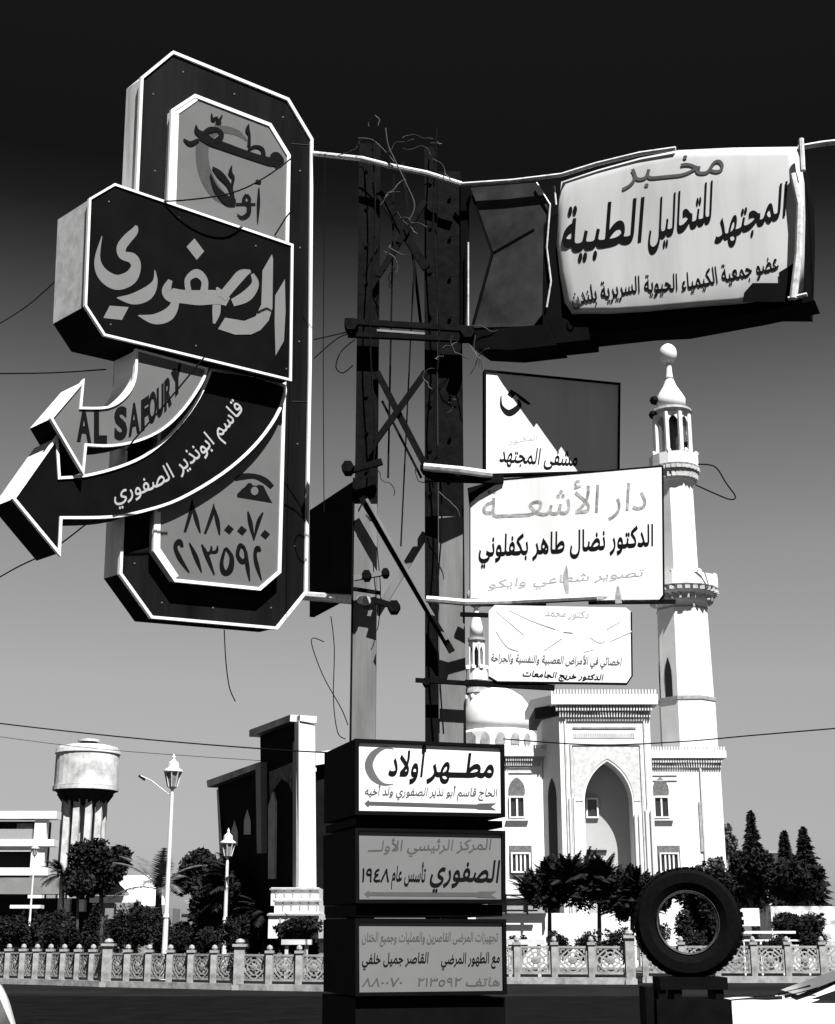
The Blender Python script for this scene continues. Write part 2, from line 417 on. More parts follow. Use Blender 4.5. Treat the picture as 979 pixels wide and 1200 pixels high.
T4 = (180, 540, .17365)
strokes('phone_number', [
    [(262, 258, 5), (256, 330, 26), (212, 482, 18)], [(258, 275, 8), (288, 390, 30), (316, 487, 10)],
    [(408, 288, 5), (398, 355, 26), (348, 492, 16)], [(404, 300, 8), (432, 405, 30), (447, 500, 10)], ('d', 510, 463, 33), ('d', 598, 470, 33), ('d', 755, 497, 32),
    [(638, 342, 10), (655, 420, 30), (680, 535, 8)], [(740, 348, 10), (708, 415, 28), (680, 528, 8)],
    [(198, 580, 16), (175, 545, 38), (148, 580, 26), (180, 660, 30), (242, 752, 8)], [(243, 552, 8), (288, 650, 30), (326, 752, 6)],
    [(326, 562, 8), (362, 640, 30), (412, 767, 8)], [(350, 625, 16), (385, 618, 24), (392, 575, 10)], [(388, 618, 18), (425, 612, 24), (433, 572, 8)],
    [(487, 585, 20), (528, 650, 30), (518, 735, 42), (478, 755, 38), (460, 690, 26), (484, 590, 18)],
    [(612, 590, 20), (586, 570, 30), (568, 635, 26), (602, 682, 34), (628, 640, 20), (606, 575, 24)], [(622, 610, 22), (636, 720, 28), (650, 812, 8)],
    [(722, 612, 14), (704, 590, 38), (686, 630, 24), (700, 710, 28), (730, 806, 8)]], T4, PT, .0612, INK, gw)
strokes('telephone_emblem', [('p', [(598, 190), (615, 178), (640, 150), (662, 150), (668, 165), (700, 168), (712, 160), (742, 168), (770, 225), (803, 285), (700, 268), (566, 246), (564, 226)]),
    [(552, 132, 12), (596, 108, 42), (680, 104, 34), (750, 132, 42), (802, 178, 34)]], T4, PT, .0612, INK, gw)
strokes('telephone_dial', [('p', [(683 + 26 * math.cos(a * .7), 203 + 30 * math.sin(a * .7)) for a in range(9)])], T4, PT, .0655, GREY, gw)
# box with the name
BOXP = [(106, 233), (135, 216), (343, 287), (341, 445), (123, 392), (101, 358)]
bm = bmesh.new(); slab(bm, BOXP, PT, .20, -.14, 0, 1, 2); nb = put('name_box', bm, [BLACK, SIDE2, BLACK], ts)
for (x, y) in ((128, 236), (210, 255), (300, 288), (336, 432), (230, 405), (130, 380)):
    bm = bmesh.new(); slab(bm, [(x - .8, y - .8), (x + .8, y - .8), (x + .8, y + .8), (x - .8, y + .8)], PT, .204, .199); put('screw', bm, mat('screw_head', .12), nb)
bm = bmesh.new(); edge_line(bm, BOXP, 2.6, PT, .208, .19, True); put('box_trim', bm, TRIM, nb)
T2 = (90, 240, .2656)
strokes('name_lettering', [
    [(264, 92, 12), (254, 118, 34), (222, 152, 42), (198, 188, 42), (204, 222, 38), (246, 236, 46), (262, 272, 44), (236, 322, 62), (175, 342, 66), (116, 306, 52), (92, 240, 26), (112, 138, 3)],
    ('p', [(146, 445), (230, 451), (200, 508), (118, 499)]),
    [(345, 288, 3), (346, 340, 24), (312, 390, 58), (250, 415, 50), (178, 410, 4)],
    [(414, 332, 20), (398, 375, 44), (420, 398, 64), (470, 405, 60), (540, 410, 66), (620, 408, 60), (668, 428, 40)],
    [(436, 400, 26), (430, 448, 40), (398, 488, 56), (340, 504, 44), (272, 488, 4)],
    [(495, 385, 26), (490, 330, 26), (530, 302, 38), (565, 335, 30), (560, 390, 34)],
    ('p', [(520, 148), (563, 205), (530, 243), (485, 185)]),
    [(618, 364, 8), (640, 398, 40)], [(640, 410, 44), (690, 350, 44), (728, 308, 44), (768, 292, 12)],
    [(775, 305, 14), (788, 350, 34), (750, 402, 50), (688, 432, 34)], [(618, 440, 36), (616, 480, 34), (606, 524, 10)],
    ('p', [(862, 218), (867, 240), (864, 455), (848, 510), (812, 552), (770, 572), (700, 573), (624, 548), (655, 498), (740, 512), (790, 492), (815, 440), (820, 290)]),
    ('p', [(919, 328), (922, 470), (915, 600), (878, 665), (874, 520), (876, 400)])], T2, PT, .2012, GREYTXT, nb)
# lower arrow
DARR = [(17, 584), (67, 513), (70, 560), (102, 557), (143, 546), (176, 530), (208, 501), (233, 467), (248, 433), (300, 440), (334, 452), (334, 463), (323, 490), (298, 523), (261, 555), (212, 584), (171, 598), (131, 605.5), (72, 606.5), (70, 648)]
def smooth_mid(p, i0, i1, k=4):
    return p[:i0] + spline(p[i0:i1 + 1], k) + p[i1 + 1:]
DA = DARR[:2] + spline(DARR[2:9], 4) + [DARR[9]] + spline(DARR[10:19], 4) + DARR[19:]
bm = bmesh.new(); slab(bm, DA, PT, .11, -.12, 0, 1, 2); da = put('lower_arrow', bm, [BLACK, SIDE2, BLACK], ts)
bm = bmesh.new(); edge_line(bm, DA, 3.2, PT, .118, .10, True); put('arrow_trim', bm, TRIM, da)
T3 = (60, 400, .2962)
lettering('arrow_lettering', 'قاسم ابونذير الصفوري', PT, .1115, [(T3[0] + x * T3[2], T3[1] + y * T3[2]) for x, y in spline([(250, 632), (350, 605), (440, 565), (530, 505), (620, 430), (700, 345), (765, 265)], 4)], 25, mat('pale_lettering', .4, .5, .1, 9), da, .015)
CARR = [(61, 490), (98, 447), (95, 478), (127, 477), (147, 465), (158.5, 445), (161, 410), (243, 432), (236, 450), (216, 479), (192, 502), (163, 516), (131, 522), (101, 521), (98, 553)]
CA = CARR[:2] + spline(CARR[2:7], 4) + spline(CARR[7:14], 4) + CARR[14:]
bm = bmesh.new(); slab(bm, CA, PT, .155, -.07, 0, 1, 2); ca = put('upper_arrow', bm, [GREY, TRIM, BLACK], ts)
bm = bmesh.new(); edge_line(bm, CA, 2.8, PT, .163, .14, True); put('arrow_trim', bm, TRIM, ca)
for ch, (xa, ya), (xb, yb), hh in (('A', (102, 388), (160, 394), 112), ('L', (170, 396), (222, 396), 112), ('S', (250, 385), (302, 378), 108), ('A', (306, 372), (352, 352), 104), ('F', (356, 350), (388, 328), 100), ('O', (384, 326), (418, 302), 98), ('U', (418, 302), (446, 276), 98), ('R', (448, 274), (478, 240), 100), ('Y', (474, 236), (522, 172), 96)):
    lettering('letter', ch, PT, .1565, [(T3[0] + xa * T3[2], T3[1] + ya * T3[2]), (T3[0] + xb * T3[2], T3[1] + yb * T3[2])], hh * T3[2] * 1.56, INK, ca, .05 if ch in 'ALS' else .065, latin=True, up='v')
# two pipe arms that carry the sign from the pole
bm = bmesh.new(); tube(bm, [PT.hit(352, 698, -.2), W(430, 704, 8.0)], .028); put('arm', bm, PIPE, ts); bm = bmesh.new(); tube(bm, [PT.hit(350, 178, -.22), W(424, 186, 7.93), W(455, 194, 7.93), W(500, 203, 7.93), W(541, 216, 7.93)], .017)
put('arm', bm, PIPE, ts)
# ================================================================== STEEL LATTICE POLE
pole = thing('lattice_pole', 'steel lattice pole of two legs with crossed braces behind the stacked sign boxes', 'pole', (xx(475, 900, 8.1), 8.1, 0))
YP = 8.05
def leg(x0, x1, y, zt, zb, m, depth=.12, t=.012):
    bm = bmesh.new(); box(bm, x0, x1, y, y + t, zb, zt); box(bm, x0, x0 + t, y + t + .001, y + depth, zb, zt); box(bm, x1 - t, x1, y + t + .001, y + depth, zb, zt)
    return put('leg', bm, m, pole)
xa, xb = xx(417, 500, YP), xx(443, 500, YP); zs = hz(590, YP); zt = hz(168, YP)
leg(xa, xb, YP, zt, zs, DSTEEL); leg(xa, xb, YP, zs - .003, 0, STEEL)  # upper leg sections coloured darker than the lower ones
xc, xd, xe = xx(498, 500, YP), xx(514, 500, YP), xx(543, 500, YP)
leg(xc, xd - .004, YP, hz(172, YP), 0, DSTEEL, .14); leg(xd, xe, YP + .01, hz(200, YP), hz(604, YP), DSTEEL, .12); leg(xd, xe, YP + .01, hz(604, YP) - .003, 0, STEEL, .12)
bm = bmesh.new(); box(bm, xa - .012, xa - .001, YP - .006, YP + .12, 0, hz(560, YP)); put('flange', bm, DSTEEL, pole)
def brace(p, q, wpx, Y, m, t=.02):
    bm = bmesh.new(); a, b = W(*p, Y), W(*q, Y); quadbox(bm, a, b, t, wpx / 217., up=Vector((0, -1, 0)).cross((b - a).normalized())); return put('brace', bm, m, pole)
brace((444, 226), (500, 315), 11, YP - .03, DSTEEL); brace((498, 236), (443, 324), 8, YP - .055, DSTEEL)
brace((442, 436), (499, 546), 8, YP - .03, DSTEEL); brace((499, 436), (440, 518), 8, YP - .055, DSTEEL)
brace((424, 583), (530, 764), 8, YP - .075, DSTEEL); brace((430, 585), (524, 750), 3.5, YP - .10, STEEL)
brace((499, 625), (441, 720), 10, YP + .1, STEEL); brace((545, 798), (505, 868), 9, YP + .12, STEEL)
for (x0, y0, x1, y1, tpx, m) in ((404, 377, 552, 386, 8, DSTEEL), (408, 392, 545, 398, 7, DSTEEL), (442, 388, 498, 392, 3, STEEL), (409, 552, 448, 541, 8, DSTEEL), (415, 678, 448, 672, 6, STEEL), (414, 690, 446, 695, 4, DSTEEL), (440, 704, 468, 712, 7, DSTEEL), (487, 797, 600, 804, 5, DSTEEL)):
    bm = bmesh.new(); quadbox(bm, W(x0, y0, YP - .09), W(x1, y1, YP - .09), .03, tpx / 217.); put('cross_bar', bm, m, pole)
for (x, y, r) in ((412, 383, 9), (408, 549, 8), (500, 548, 8), (452, 672, 5), (430, 675, 6), (462, 712, 8), (500, 800, 5), (548, 392, 9)):
    bm = bmesh.new(); c = W(x, y, YP - .12); lathe(bm, [(r / 217., -.05), (r / 217., .05)], c, 6, axis='y'); put('clamp', bm, DSTEEL, pole)
for i_, (q0, q1, wd) in enumerate((((462, 205), (455, 560), 2.5), ((486, 300), (470, 640), 2), ((448, 470), (494, 560), 3), ((472, 190), (494, 385), 4), ((520, 400), (536, 600), 3), ((508, 604), (516, 720), 3), ((526, 720), (532, 860), 2.2))):
    brace(q0, q1, wd, YP + .06 + .02 * i_, DSTEEL, .012)
for (x, y) in [(430, yy) for yy in range(200, 580, 44)] + [(528, yy) for yy in range(230, 600, 47)] + [(505, yy) for yy in range(215, 600, 52)]:
    bm = bmesh.new(); lathe(bm, [(.011, -.012), (.011, 0.)], W(x, y, YP), 6, axis='y'); put('bolt', bm, STEEL if y > 590 else DSTEEL, pole)
rnd = random.Random(3)
bm = bmesh.new()
for k in range(26):      # ragged ties and wire ends wound round the pole
    cx, cy = rnd.choice([(470, 215, ), (485, 260), (455, 300), (545, 395), (520, 400), (520, 440), (455, 550), (580, 398), (470, 240), (500, 180), (440, 160), (520, 470), (510, 560)])
    p = W(cx + rnd.uniform(-14, 14), cy + rnd.uniform(-18, 18), YP - .14); pts = [p]
    d = Vector((rnd.uniform(-1, 1), rnd.uniform(-.3, .3), rnd.uniform(-1, 1)))
    for j in range(7): d = (d + Vector((rnd.uniform(-1, 1), rnd.uniform(-.3, .3), rnd.uniform(-1.2, .8))) * .7).normalized(); pts.append(pts[-1] + d * .03)
    tube(bm, spline([tuple(q) for q in pts], 2), .003, 4)
tag(put('wire_ties', bm, [mat('old_wire', .035, .7, .6, 30)], pole), kind='stuff')
# cables
def cable(label, pts, Y, r=.004, m=CABLE, group=None, k=6):
    bm = bmesh.new(); P = [W(*p[:2], p[2] if len(p) > 2 else Y) for p in pts]
    tube(bm, [Vector(q) for q in spline([tuple(q) for q in P], k)], r, 5)
    o = put('cable', bm, m); rebase(o, P[0]); tag(o, label, 'cable', group); return o
cable('long cable tied down the right leg of the pole', [(512, 150), (508, 260), (515, 390), (510, 480), (518, 600), (512, 720), (520, 860)], 7.95, .005)
cable('cable running down the left leg of the pole', [(436, 165), (440, 250), (434, 390), (440, 520), (430, 560)], 7.95, .005)
cable('short wire dangling below the bottom edge of the tall arrow sign', [(263, 738), (265, 775), (269, 805), (276, 822)], 8.1, .0035)
cable('thin cable hanging in a long line between the tall sign and the pole', [(381, 180), (380, 300), (379, 420), (380, 600)], 7.9, .0028)
cable('loose wire running from the black panel down to the sign stack', [(388, 722), (392, 760), (391, 820), (396, 858), (405, 866)], 8.2, .003)
cable('hooked wire slanting down beside the pole above the sign stack', [(380, 752), (365, 750), (378, 790), (400, 830), (408, 850)], 8.15, .003)
cable('curled cable looping out left of the pole clamp', [(412, 390), (395, 397), (368, 420)], 7.9, .004)
cable('cable coil hanging left of the pole below its clamp', [(416, 398), (400, 412), (394, 430), (402, 437), (414, 428)], 7.88, .004)
cable('cable stretched flat between pole clamp and tall sign edge', [(412, 388), (390, 393), (368, 398)], 7.92, .004)
cable('black cable draped over the grey crescent window of the tall sign', [(150, 236, 7.4), (212, 235, 7.45), (272, 226, 7.6), (312, 207, 7.8), (345, 183, 7.95)], 7.6, .005)
cable('black cable end crossing the right trim of the grey window', [(344, 246), (336, 254), (322, 276)], 7.7, .005)
cable('slack black cable crossing the curved arrows of the sign', [(240, 418), (225, 436), (190, 478), (160, 512), (148, 528)], 7.2, .005)
cable('thin wire crossing the sky to the left edge below the name box', [(-20, 438, 9), (60, 437, 9), (124, 433, 8.4)], 9, .005)
cable('thin wire rising to the name box from the left edge', [(-20, 391, 9), (30, 360, 9), (70, 325, 8.6)], 9, .004)
cable('thin wire passing behind the tips of the arrows', [(-20, 688, 9), (20, 665, 9), (60, 645, 8.8), (104, 612, 8.5)], 9, .005)
cable('long power line sagging over the water tower', [(-40, 843, 60), (80, 857, 60), (200, 869, 58), (330, 879, 55), (430, 884, 50)], 55, .028)
cable('fainter power line just below the long one on the left', [(-40, 858, 75), (120, 878, 75), (330, 893, 75)], 75, .015)
cable('power line running right from the mosque porch past the minaret', [(590, 866, 60), (700, 873, 60), (800, 869, 60), (880, 862, 58), (1010, 851, 55)], 60, .028)
cable('loop of cable hanging off the upper minaret balcony', [(818, 544), (838, 547), (851, 566), (862, 582), (855, 585), (835, 577), (815, 568)], 88, .05)
cable('stray cable dropping from the lower side of the pole panel', [(442, 640), (446, 690), (444, 730), (440, 742)], 8.0, .003)
cable('wire snaking up from the pole head into the dark sky', [(420, 162), (436, 164), (450, 176), (462, 190)], 7.9, .004, mat('old_wire', .035))
cable('second wire twisting above the pole head', [(452, 150), (455, 170), (462, 186), (476, 215), (486, 240), (480, 258)], 7.88, .004, mat('old_wire', .035))
# ================================================================== BLACK PANEL left of the pole
PB = vplane(417, 620, 8.2, -27)
bm = bmesh.new(); slab(bm, [(363, 598), (417, 562), (417, 694), (363, 723)], PB, 0, -.03)
o = put('blank_sign', bm, BLACK); rebase(o, PB.hit(417, 694)); tag(o, 'plain black panel edge-on between the tall sign and the pole', 'sign')
# ================================================================== LABORATORY SIGN
PL = vplane(602, 375, 7.885, 114)
lab = thing('light_box_sign', 'wide white laboratory light box with bulging face high at the right', 'sign', PL.hit(800, 365))
OUT = [(658, 213), (700, 199), (750, 185), (795, 176), (860, 173), (936, 172), (943, 215), (944, 256), (943, 300), (941, 350), (905, 350), (871, 356), (817, 360), (762, 365), (715, 368), (671, 368), (662, 355), (656, 320), (652, 285), (654, 250)]
def pillow(bm, out_, pl, rings, mi=0):
    cx = sum(p[0] for p in out_) / len(out_); cy = sum(p[1] for p in out_) / len(out_); prev = None; n = len(out_)
    for s, off in rings:
        cur = [bm.verts.new(pl.hit(cx + (x - cx) * s, cy + (y - cy) * s, off)) for x, y in out_]
        if prev:
            for i in range(n): bm.faces.new((prev[i], prev[(i + 1) % n], cur[(i + 1) % n], cur[i])).material_index = mi
        prev = cur
    bm.faces.new(prev).material_index = mi
bm = bmesh.new(); pillow(bm, OUT, PL, [(1, 0), (.985, .025), (.955, .04), (.9, .046), (.6, .048), (.3, .049)]); face = put('face', bm, LABF, lab, smooth=True)
bm = bmesh.new(); n_ = len(OUT)
OUT2 = [(489 + (x - 489) * 1.0, y) for x, y in OUT]
slab(bm, OUT, PL, -.002, -.34, 0, 0); put('casing', bm, BLACK, lab)
bm = bmesh.new(); slab(bm, [(645, 384), (671, 366), (762, 362), (817, 356), (871, 350), (944, 345), (950, 345), (955, 352), (890, 366), (800, 383), (760, 385), (645, 398)], PL, -.01, -.2); put('drip_tray', bm, BLACK, lab)
bm = bmesh.new(); slab(bm, [(638, 262), (653, 250), (658, 372), (690, 384), (690, 398), (636, 404)], PL, .005, -.2); put('gap_shadow_plate', bm, BLACK, lab)  # plate added between the boxes to close their shadow on the hospital sign
T5 = (650, 160, .3064)
def c5(*p): return [(T5[0] + x * T5[2], T5[1] + y * T5[2]) for x, y in p]
lettering('heading', 'مخــبر', PL, .0515, c5((255, 175), (650, 137)), 44, mat('mid_lettering', .06, .6, .3, 12), face, .0)
lettering('main_line', 'الطبية', PL, .0515, c5((30, 440), (345, 395)), 68, INK, face, .03, up='v')
lettering('main_line', 'للتحاليل', PL, .0515, c5((358, 402), (606, 322)), 64, INK, face, .03, up='v')
lettering('main_line', 'المجتهد', PL, .0515, c5((612, 408), (730, 358), (892, 295)), 52, INK, face, .03, up='v')
lettering('small_line', 'عضو جمعية الكيمياء الحيوية السريرية بلندن', PL, .0515, c5((68, 645), (300, 597), (500, 585), (720, 540), (860, 505)), 27, INK, face, .02)
bm = bmesh.new()    # cast shadow painted as a black patch, bottom right of the face
fill(bm, [c5((725, 598), (758, 560), (860, 560), (858, 520), (915, 484), (930, 510), (935, 600), (912, 632), (720, 632))], lambda x, y: PL.hit(x, y, .055)); put('corner_shadow', bm, BLACK, lab)
bm = bmesh.new(); tube(bm, [PL.hit(939, 163, .1), PL.hit(941, 200, .1)], .016); put('end_post', bm, PIPE, lab); bm = bmesh.new(); tube(bm, [PL.hit(930, 205, .07), PL.hit(938, 240, .09), PL.hit(936, 300, .09), PL.hit(930, 350, .09)], .022); put('end_post', bm, PIPE, lab); bm = bmesh.new(); tube(bm, [PL.hit(924, 350, .09), PL.hit(946, 345, .09)], .012)
put('end_post', bm, PIPE, lab)
bm = bmesh.new(); tube(bm, [PL.hit(541, 216, .05), PL.hit(600, 212, .05), PL.hit(658, 205, .05), PL.hit(700, 192, .05), PL.hit(750, 180, .05), PL.hit(792, 174, .05)], .013); put('top_rail', bm, PIPE, lab); bm = bmesh.new()
tube(bm, [PL.hit(936, 173, .02), PL.hit(965, 168, .02), PL.hit(1010, 163, .02)], .016); put('top_rail', bm, PIPE, lab)
bm = bmesh.new()
for a, b in (((629, 214), (645, 240)), ((645, 240), (641, 290)), ((641, 290), (646, 330)), ((646, 330), (641, 360)), ((650, 218), (652, 240)), ((549, 284), (549, 386))):
    bm = bmesh.new(); tube(bm, [PL.hit(*a, .02), PL.hit(*b, .02)], .005, 5); put('edge_wire', bm, PIPE, lab)
dk = thing('light_box_sign', 'dark unlit light box with a notched end between the pole and the white laboratory sign', 'sign', PL.hit(600, 380))
bm = bmesh.new(); slab(bm, [(552, 220), (577, 296), (553, 384), (625, 382), (641, 362), (637, 300), (644, 255), (640, 228), (628, 214)], PL, 0, -.22, 0, 1); put('face', bm, [DARKAC, BLACK], dk)
bm = bmesh.new(); edge_line(bm, [(551, 222), (577, 296), (553, 384)], 2.6, PL, .012, -.01); edge_line(bm, [(577, 296), (626, 268)], 1.6, PL, .006, -.01); put('seam', bm, BLACK, dk)
bm = bmesh.new(); slab(bm, [(545, 388), (640, 380), (652, 404), (600, 410), (560, 408), (545, 398)], PL, .02, -.2); slab(bm, [(540, 212), (552, 217), (548, 240), (548, 300), (543, 396), (540, 396)], PL, -.02, -.05); put('frame', bm, BLACK, dk)
# ================================================================== HOSPITAL SIGN in the shadow
PF = vplane(640, 500, 8.02, 80)
hs = thing('hospital_sign', 'white hospital sign half covered by a diagonal shadow below the light boxes', 'sign', PF.hit(645, 552))
FP = [(569, 434), (726.5, 449.5), (725.5, 552), (569, 556)]
bm = bmesh.new(); slab(bm, FP, PF, 0, -.04, 0, 1); fc = put('face', bm, [WHITE, BLACK], hs)
bm = bmesh.new(); edge_line(bm, FP, 2.2, PF, .01, -.042, True); put('frame', bm, BLACK, hs)
T7 = (560, 430, .2247)
strokes('letter_stroke', [[(212, 170, 10), (215, 205, 26), (165, 240, 34), (125, 205, 16), (122, 150, 5)]], T7, PF, .0012, INK, fc, 7)
strokes('letter_stroke', [('d', 178, 140, 24), [(190, 130, 8), (230, 165, 18), (272, 195, 12)]], T7, PF, .0012, INK, fc)
lettering('hospital_line', 'مشفى المجتهد', PF, .0012, [(T7[0] + 112 * .2247, T7[1] + 492 * .2247), (T7[0] + 300 * .2247, T7[1] + 505 * .2247), (T7[0] + 520 * .2247, T7[1] + 515 * .2247)], 25, INK, fc, .03)
lettering('faded_line', 'الدكتور', PF, .0012, [(596, 520), (631, 515)], 9, PALETXT, fc)
# ================================================================== RADIOLOGY SIGN
PD = vplane(660, 620, 7.86, 103)
ds = thing('radiology_sign', 'wide white radiology sign with two lines of arabic lettering on a pipe', 'sign', PD.hit(660, 703))
DP = [(551, 590), (562, 580), (590, 562), (776.5, 546), (778, 697), (772, 705), (551, 701)]  # cut corner traces a cast shadow on the sign
bm = bmesh.new(); slab(bm, DP, PD, 0, -.025, 0, 1); fc = put('face', bm, [WHITE, BLACK], ds)
bm = bmesh.new(); edge_line(bm, DP[2:6], 1.8, PD, .0012, -.03); edge_line(bm, [(551, 592), (551, 700)], 1.2, PD, .0012, -.03); put('edge', bm, BLACK, ds)
T6 = (545, 540, .2451)
def c6(*p): return [(T6[0] + x * T6[2], T6[1] + y * T6[2]) for x, y in p]
lettering('heading', 'دار الأشعـــة', PD, .0012, c6((85, 275), (400, 262), (870, 232)), 45, mat('worn_heading', .3, .6, .5, 30, dark=.08), fc, .005)
lettering('doctor_line', 'الدكتور نضال طاهر بكفلوني', PD, .0012, c6((65, 455), (450, 438), (908, 402)), 33, INK, fc, .04)
lettering('faded_line', 'تصوير شعاعي وايكو', PD, .0012, c6((110, 610), (860, 550)), 13, PALETXT, fc)
for rs in ([[(487, 500, 4), (482, 560, 26), (490, 635, 14)], [(731, 600, 8), (733, 640, 26), (735, 682, 32)], [(400, 668, 4), (520, 660, 12), (640, 655, 16), (682, 652, 4)]],): 
    for r_ in rs: strokes('rust_stain', [r_], T6, PD, .0016, mat('rust_stain', .34, .8, .4, 26), fc, 9)
bm = bmesh.new(); tube(bm, [W(500, 702, 7.88), W(545, 706, 7.86), PD.hit(600, 705, .03), PD.hit(700, 700, .03)], .02); put('pipe', bm, PIPE, ds); bm = bmesh.new(); tube(bm, [W(497, 547, 7.88), W(540, 551, 7.86), PD.hit(576, 556, .03)], .024); put('pipe', bm, PIPE, ds)
bm = bmesh.new(); quadbox(bm, W(498, 559, 7.9), PD.hit(590, 562, .0), .03, .05); put('bracket', bm, DSTEEL, ds); bm = bmesh.new(); slab(bm, [(548, 572), (590, 560), (566, 578), (550, 592)], PD, -.01, -.04)
put('bracket', bm, DSTEEL, ds)  # dark piece in the cut corner stands in for a clamp's shadow
for qa, qb in (((552, 708), (640, 709)), ((690, 706), (792, 705))): bm = bmesh.new(); quadbox(bm, PD.hit(*qa, -.01), PD.hit(*qb, -.01), .02, .022); put('bracket', bm, DSTEEL, ds)
bm = bmesh.new(); quadbox(bm, PD.hit(540, 720, -.01), PD.hit(572, 721, -.01), .03, .022); put('bracket', bm, DSTEEL, ds)
# ================================================================== LOWEST WHITE SIGN
PK = vplane(655, 755, 7.78, 90)
ks = thing('clinic_sign', 'smaller faded white sign with rounded corners below the radiology sign', 'sign', PK.hit(655, 800))
KP = [(573, 716), (580, 709), (734, 712), (740, 717), (741, 792), (735, 801), (583, 799), (573, 793)]
bm = bmesh.new(); slab(bm, KP, PK, 0, -.02, 0, 1); fc = put('face', bm, [WHITE, BLACK], ks)
bm = bmesh.new(); edge_line(bm, KP[3:8], 1.8, PK, .0012, -.03); quadbox(bm, PK.hit(545, 800, -.02), PK.hit(650, 806, -.02), .03, .03); put('edge', bm, DSTEEL, ks)
T8 = (560, 700, .1941)
def c8(*p): return [(T8[0] + x * T8[2], T8[1] + y * T8[2]) for x, y in p]
lettering('small_line', 'اخصائي في الأمراض العصبية والنفسية والجراحة', PK, .0012, c8((80, 385), (500, 400), (870, 410)), 12, mat('small_print', .06), fc, .03)
lettering('small_line', 'الدكتور خريج الجامعات', PK, .0012, c8((270, 475), (760, 500)), 9, INK, fc, .05)
lettering('faded_line', 'دكتور محمد', PK, .0012, c8((405, 110), (670, 125)), 12, PALETXT, fc, .02)
strokes('worn_writing', [[(680, 240, 8), (740, 272, 14), (770, 262, 8)], [(640, 330, 6), (700, 310, 12)], [(780, 190, 10), (860, 140, 14)], [(800, 265, 3), (930, 205, 8)], [(110, 200, 4), (150, 265, 4), (190, 305, 5), (245, 322, 6)], [(110, 80, 3), (280, 225, 4)], [(190, 75, 3), (330, 140, 4), (470, 190, 6)], [(520, 205, 8), (575, 210, 10)], [(400, 320, 3), (510, 245, 4)]], T8, PK, .0016, mat('faint_scratch', .62, .6, .25, 50, dark=.42), fc)
# ================================================================== STACK OF THREE SIGN BOXES
PS = vplane(420, 1000, 7.6, 72)
st = thing('sign_stack', 'black pillar of three stacked sign boxes in the foreground at the foot of the pole', 'sign', PS.hit(505, 1240))
eo = -PS.n
bm = bmesh.new()
slab(bm, [(417.5, 958), (589, 962), (589, 970), (417.5, 967)], PS, -.02, -.66); slab(bm, [(417.5, 1060), (589, 1060), (589, 1074), (417.5, 1074)], PS, -.02, -.66)
slab(bm, [(417, 1170), (592, 1169), (593, 1330), (416, 1330)], PS, -.02, -.7); put('core', bm, BLACK, st)
PANELS = [((421, 870), (587, 877), (588, 953), (421, 950), WHITE), ((421, 974.5), (588, 978), (588.5, 1054), (421.5, 1054), GREY2), ((421, 1080.7), (589, 1081.6), (590, 1161), (421.6, 1163), GREY2)]
SB = []
for i, (a, b, c, d, m) in enumerate(PANELS):
    bm = bmesh.new(); g = 4.4
    slab(bm, [(a[0] - g, a[1] - g), (b[0] + g, b[1] - g), (c[0] + g, c[1] + g), (d[0] - g, d[1] + g)], PS, 0, -(.66 + .015 * (i % 2)), 0, 0)
    bx_ = put('sign_box', bm, BLACK, st)
    bm = bmesh.new(); slab(bm, [a, b, c, d], PS, .006, -.01); SB.append(put('face_panel', bm, m, bx_))
    bm = bmesh.new(); edge_line(bm, [(a[0] - 2.5, a[1] - 2.5), (b[0] + 2.5, b[1] - 2.5), (c[0] + 2.5, c[1] + 2.5), (d[0] - 2.5, d[1] + 2.5)], 4, PS, .02, -.003, True); put('frame', bm, BLACK, bx_)
def fold(o, s=None):
    return o
T9 = (415, 865, .189)
def c9(dy, *p): return [(T9[0] + x * .189, dy + y * .189) for x, y in p]
g1, g2, g3 = [o.parent for o in SB]
def par2(o, newp): return o
strokes('crescent', [[(248, 68, 3), (190, 58, 18), (125, 95, 40), (92, 165, 50), (120, 240, 44), (180, 285, 18), (245, 285, 3)]], T9, PS, .0072, mat('crescent_grey', .1, .6, .1, 8), g1, 7)
lettering('lettering', 'أولاد', PS, .0072, c9(865, (212, 228), (445, 234)), 39, INK, g1, .045)
lettering('lettering', 'مطــهر', PS, .0072, c9(865, (450, 232), (868, 240)), 36, INK, g1, .05)
lettering('lettering', 'الحاج قاسم أبو نذير الصفوري ولد أخيه', PS, .0072, c9(865, (68, 352), (890, 362)), 13, mat('mid_lettering', .06), g1, .03)
AR = lambda y0, y1: [('p', [(65, y0), (90, y0 - 22), (96, y0 - 12), (760, y1 - 14), (775, y1 - 20), (885, y1 - 22), (850, y1), (885, y1 + 22), (775, y1 + 18), (750, y1 + 12), (96, y0 + 12), (88, y0 + 24)])]
strokes('arrow_emblem', AR(405, 425), T9, PS, .0072, mat('arrow_grey', .07, .6, .1, 8), g1)
lettering('lettering', 'المركز الرئيسي الأولـــ', PS, .0072, c9(965, (85, 172), (855, 160)), 17, mat('mid_lettering', .06), g2, .015)
lettering('lettering', 'الصفوري', PS, .0072, c9(965, (470, 350), (905, 362)), 34, INK, g2, .035)
lettering('lettering', 'تأسس عام', PS, .0072, c9(965, (232, 355), (446, 362)), 24, INK, g2, .035)
lettering('lettering', '١٩٤٨', PS, .0072, c9(965, (50, 360), (218, 362)), 22, INK, g2, .035)
strokes('arrow_emblem', AR(437, 442), (415, 965, .189), PS, .0072, mat('arrow_grey', .07), g2)
lettering('lettering', 'تجهيزات المرضى القاصرين والعمليات وجميع الختان', PS, .0072, c9(1075, (50, 150), (895, 148)), 15, mat('mid_lettering', .06), g3, .02)
lettering('lettering', 'مع الطهور المرضي', PS, .0072, c9(1075, (540, 288), (905, 280)), 17, INK, g3, .03)
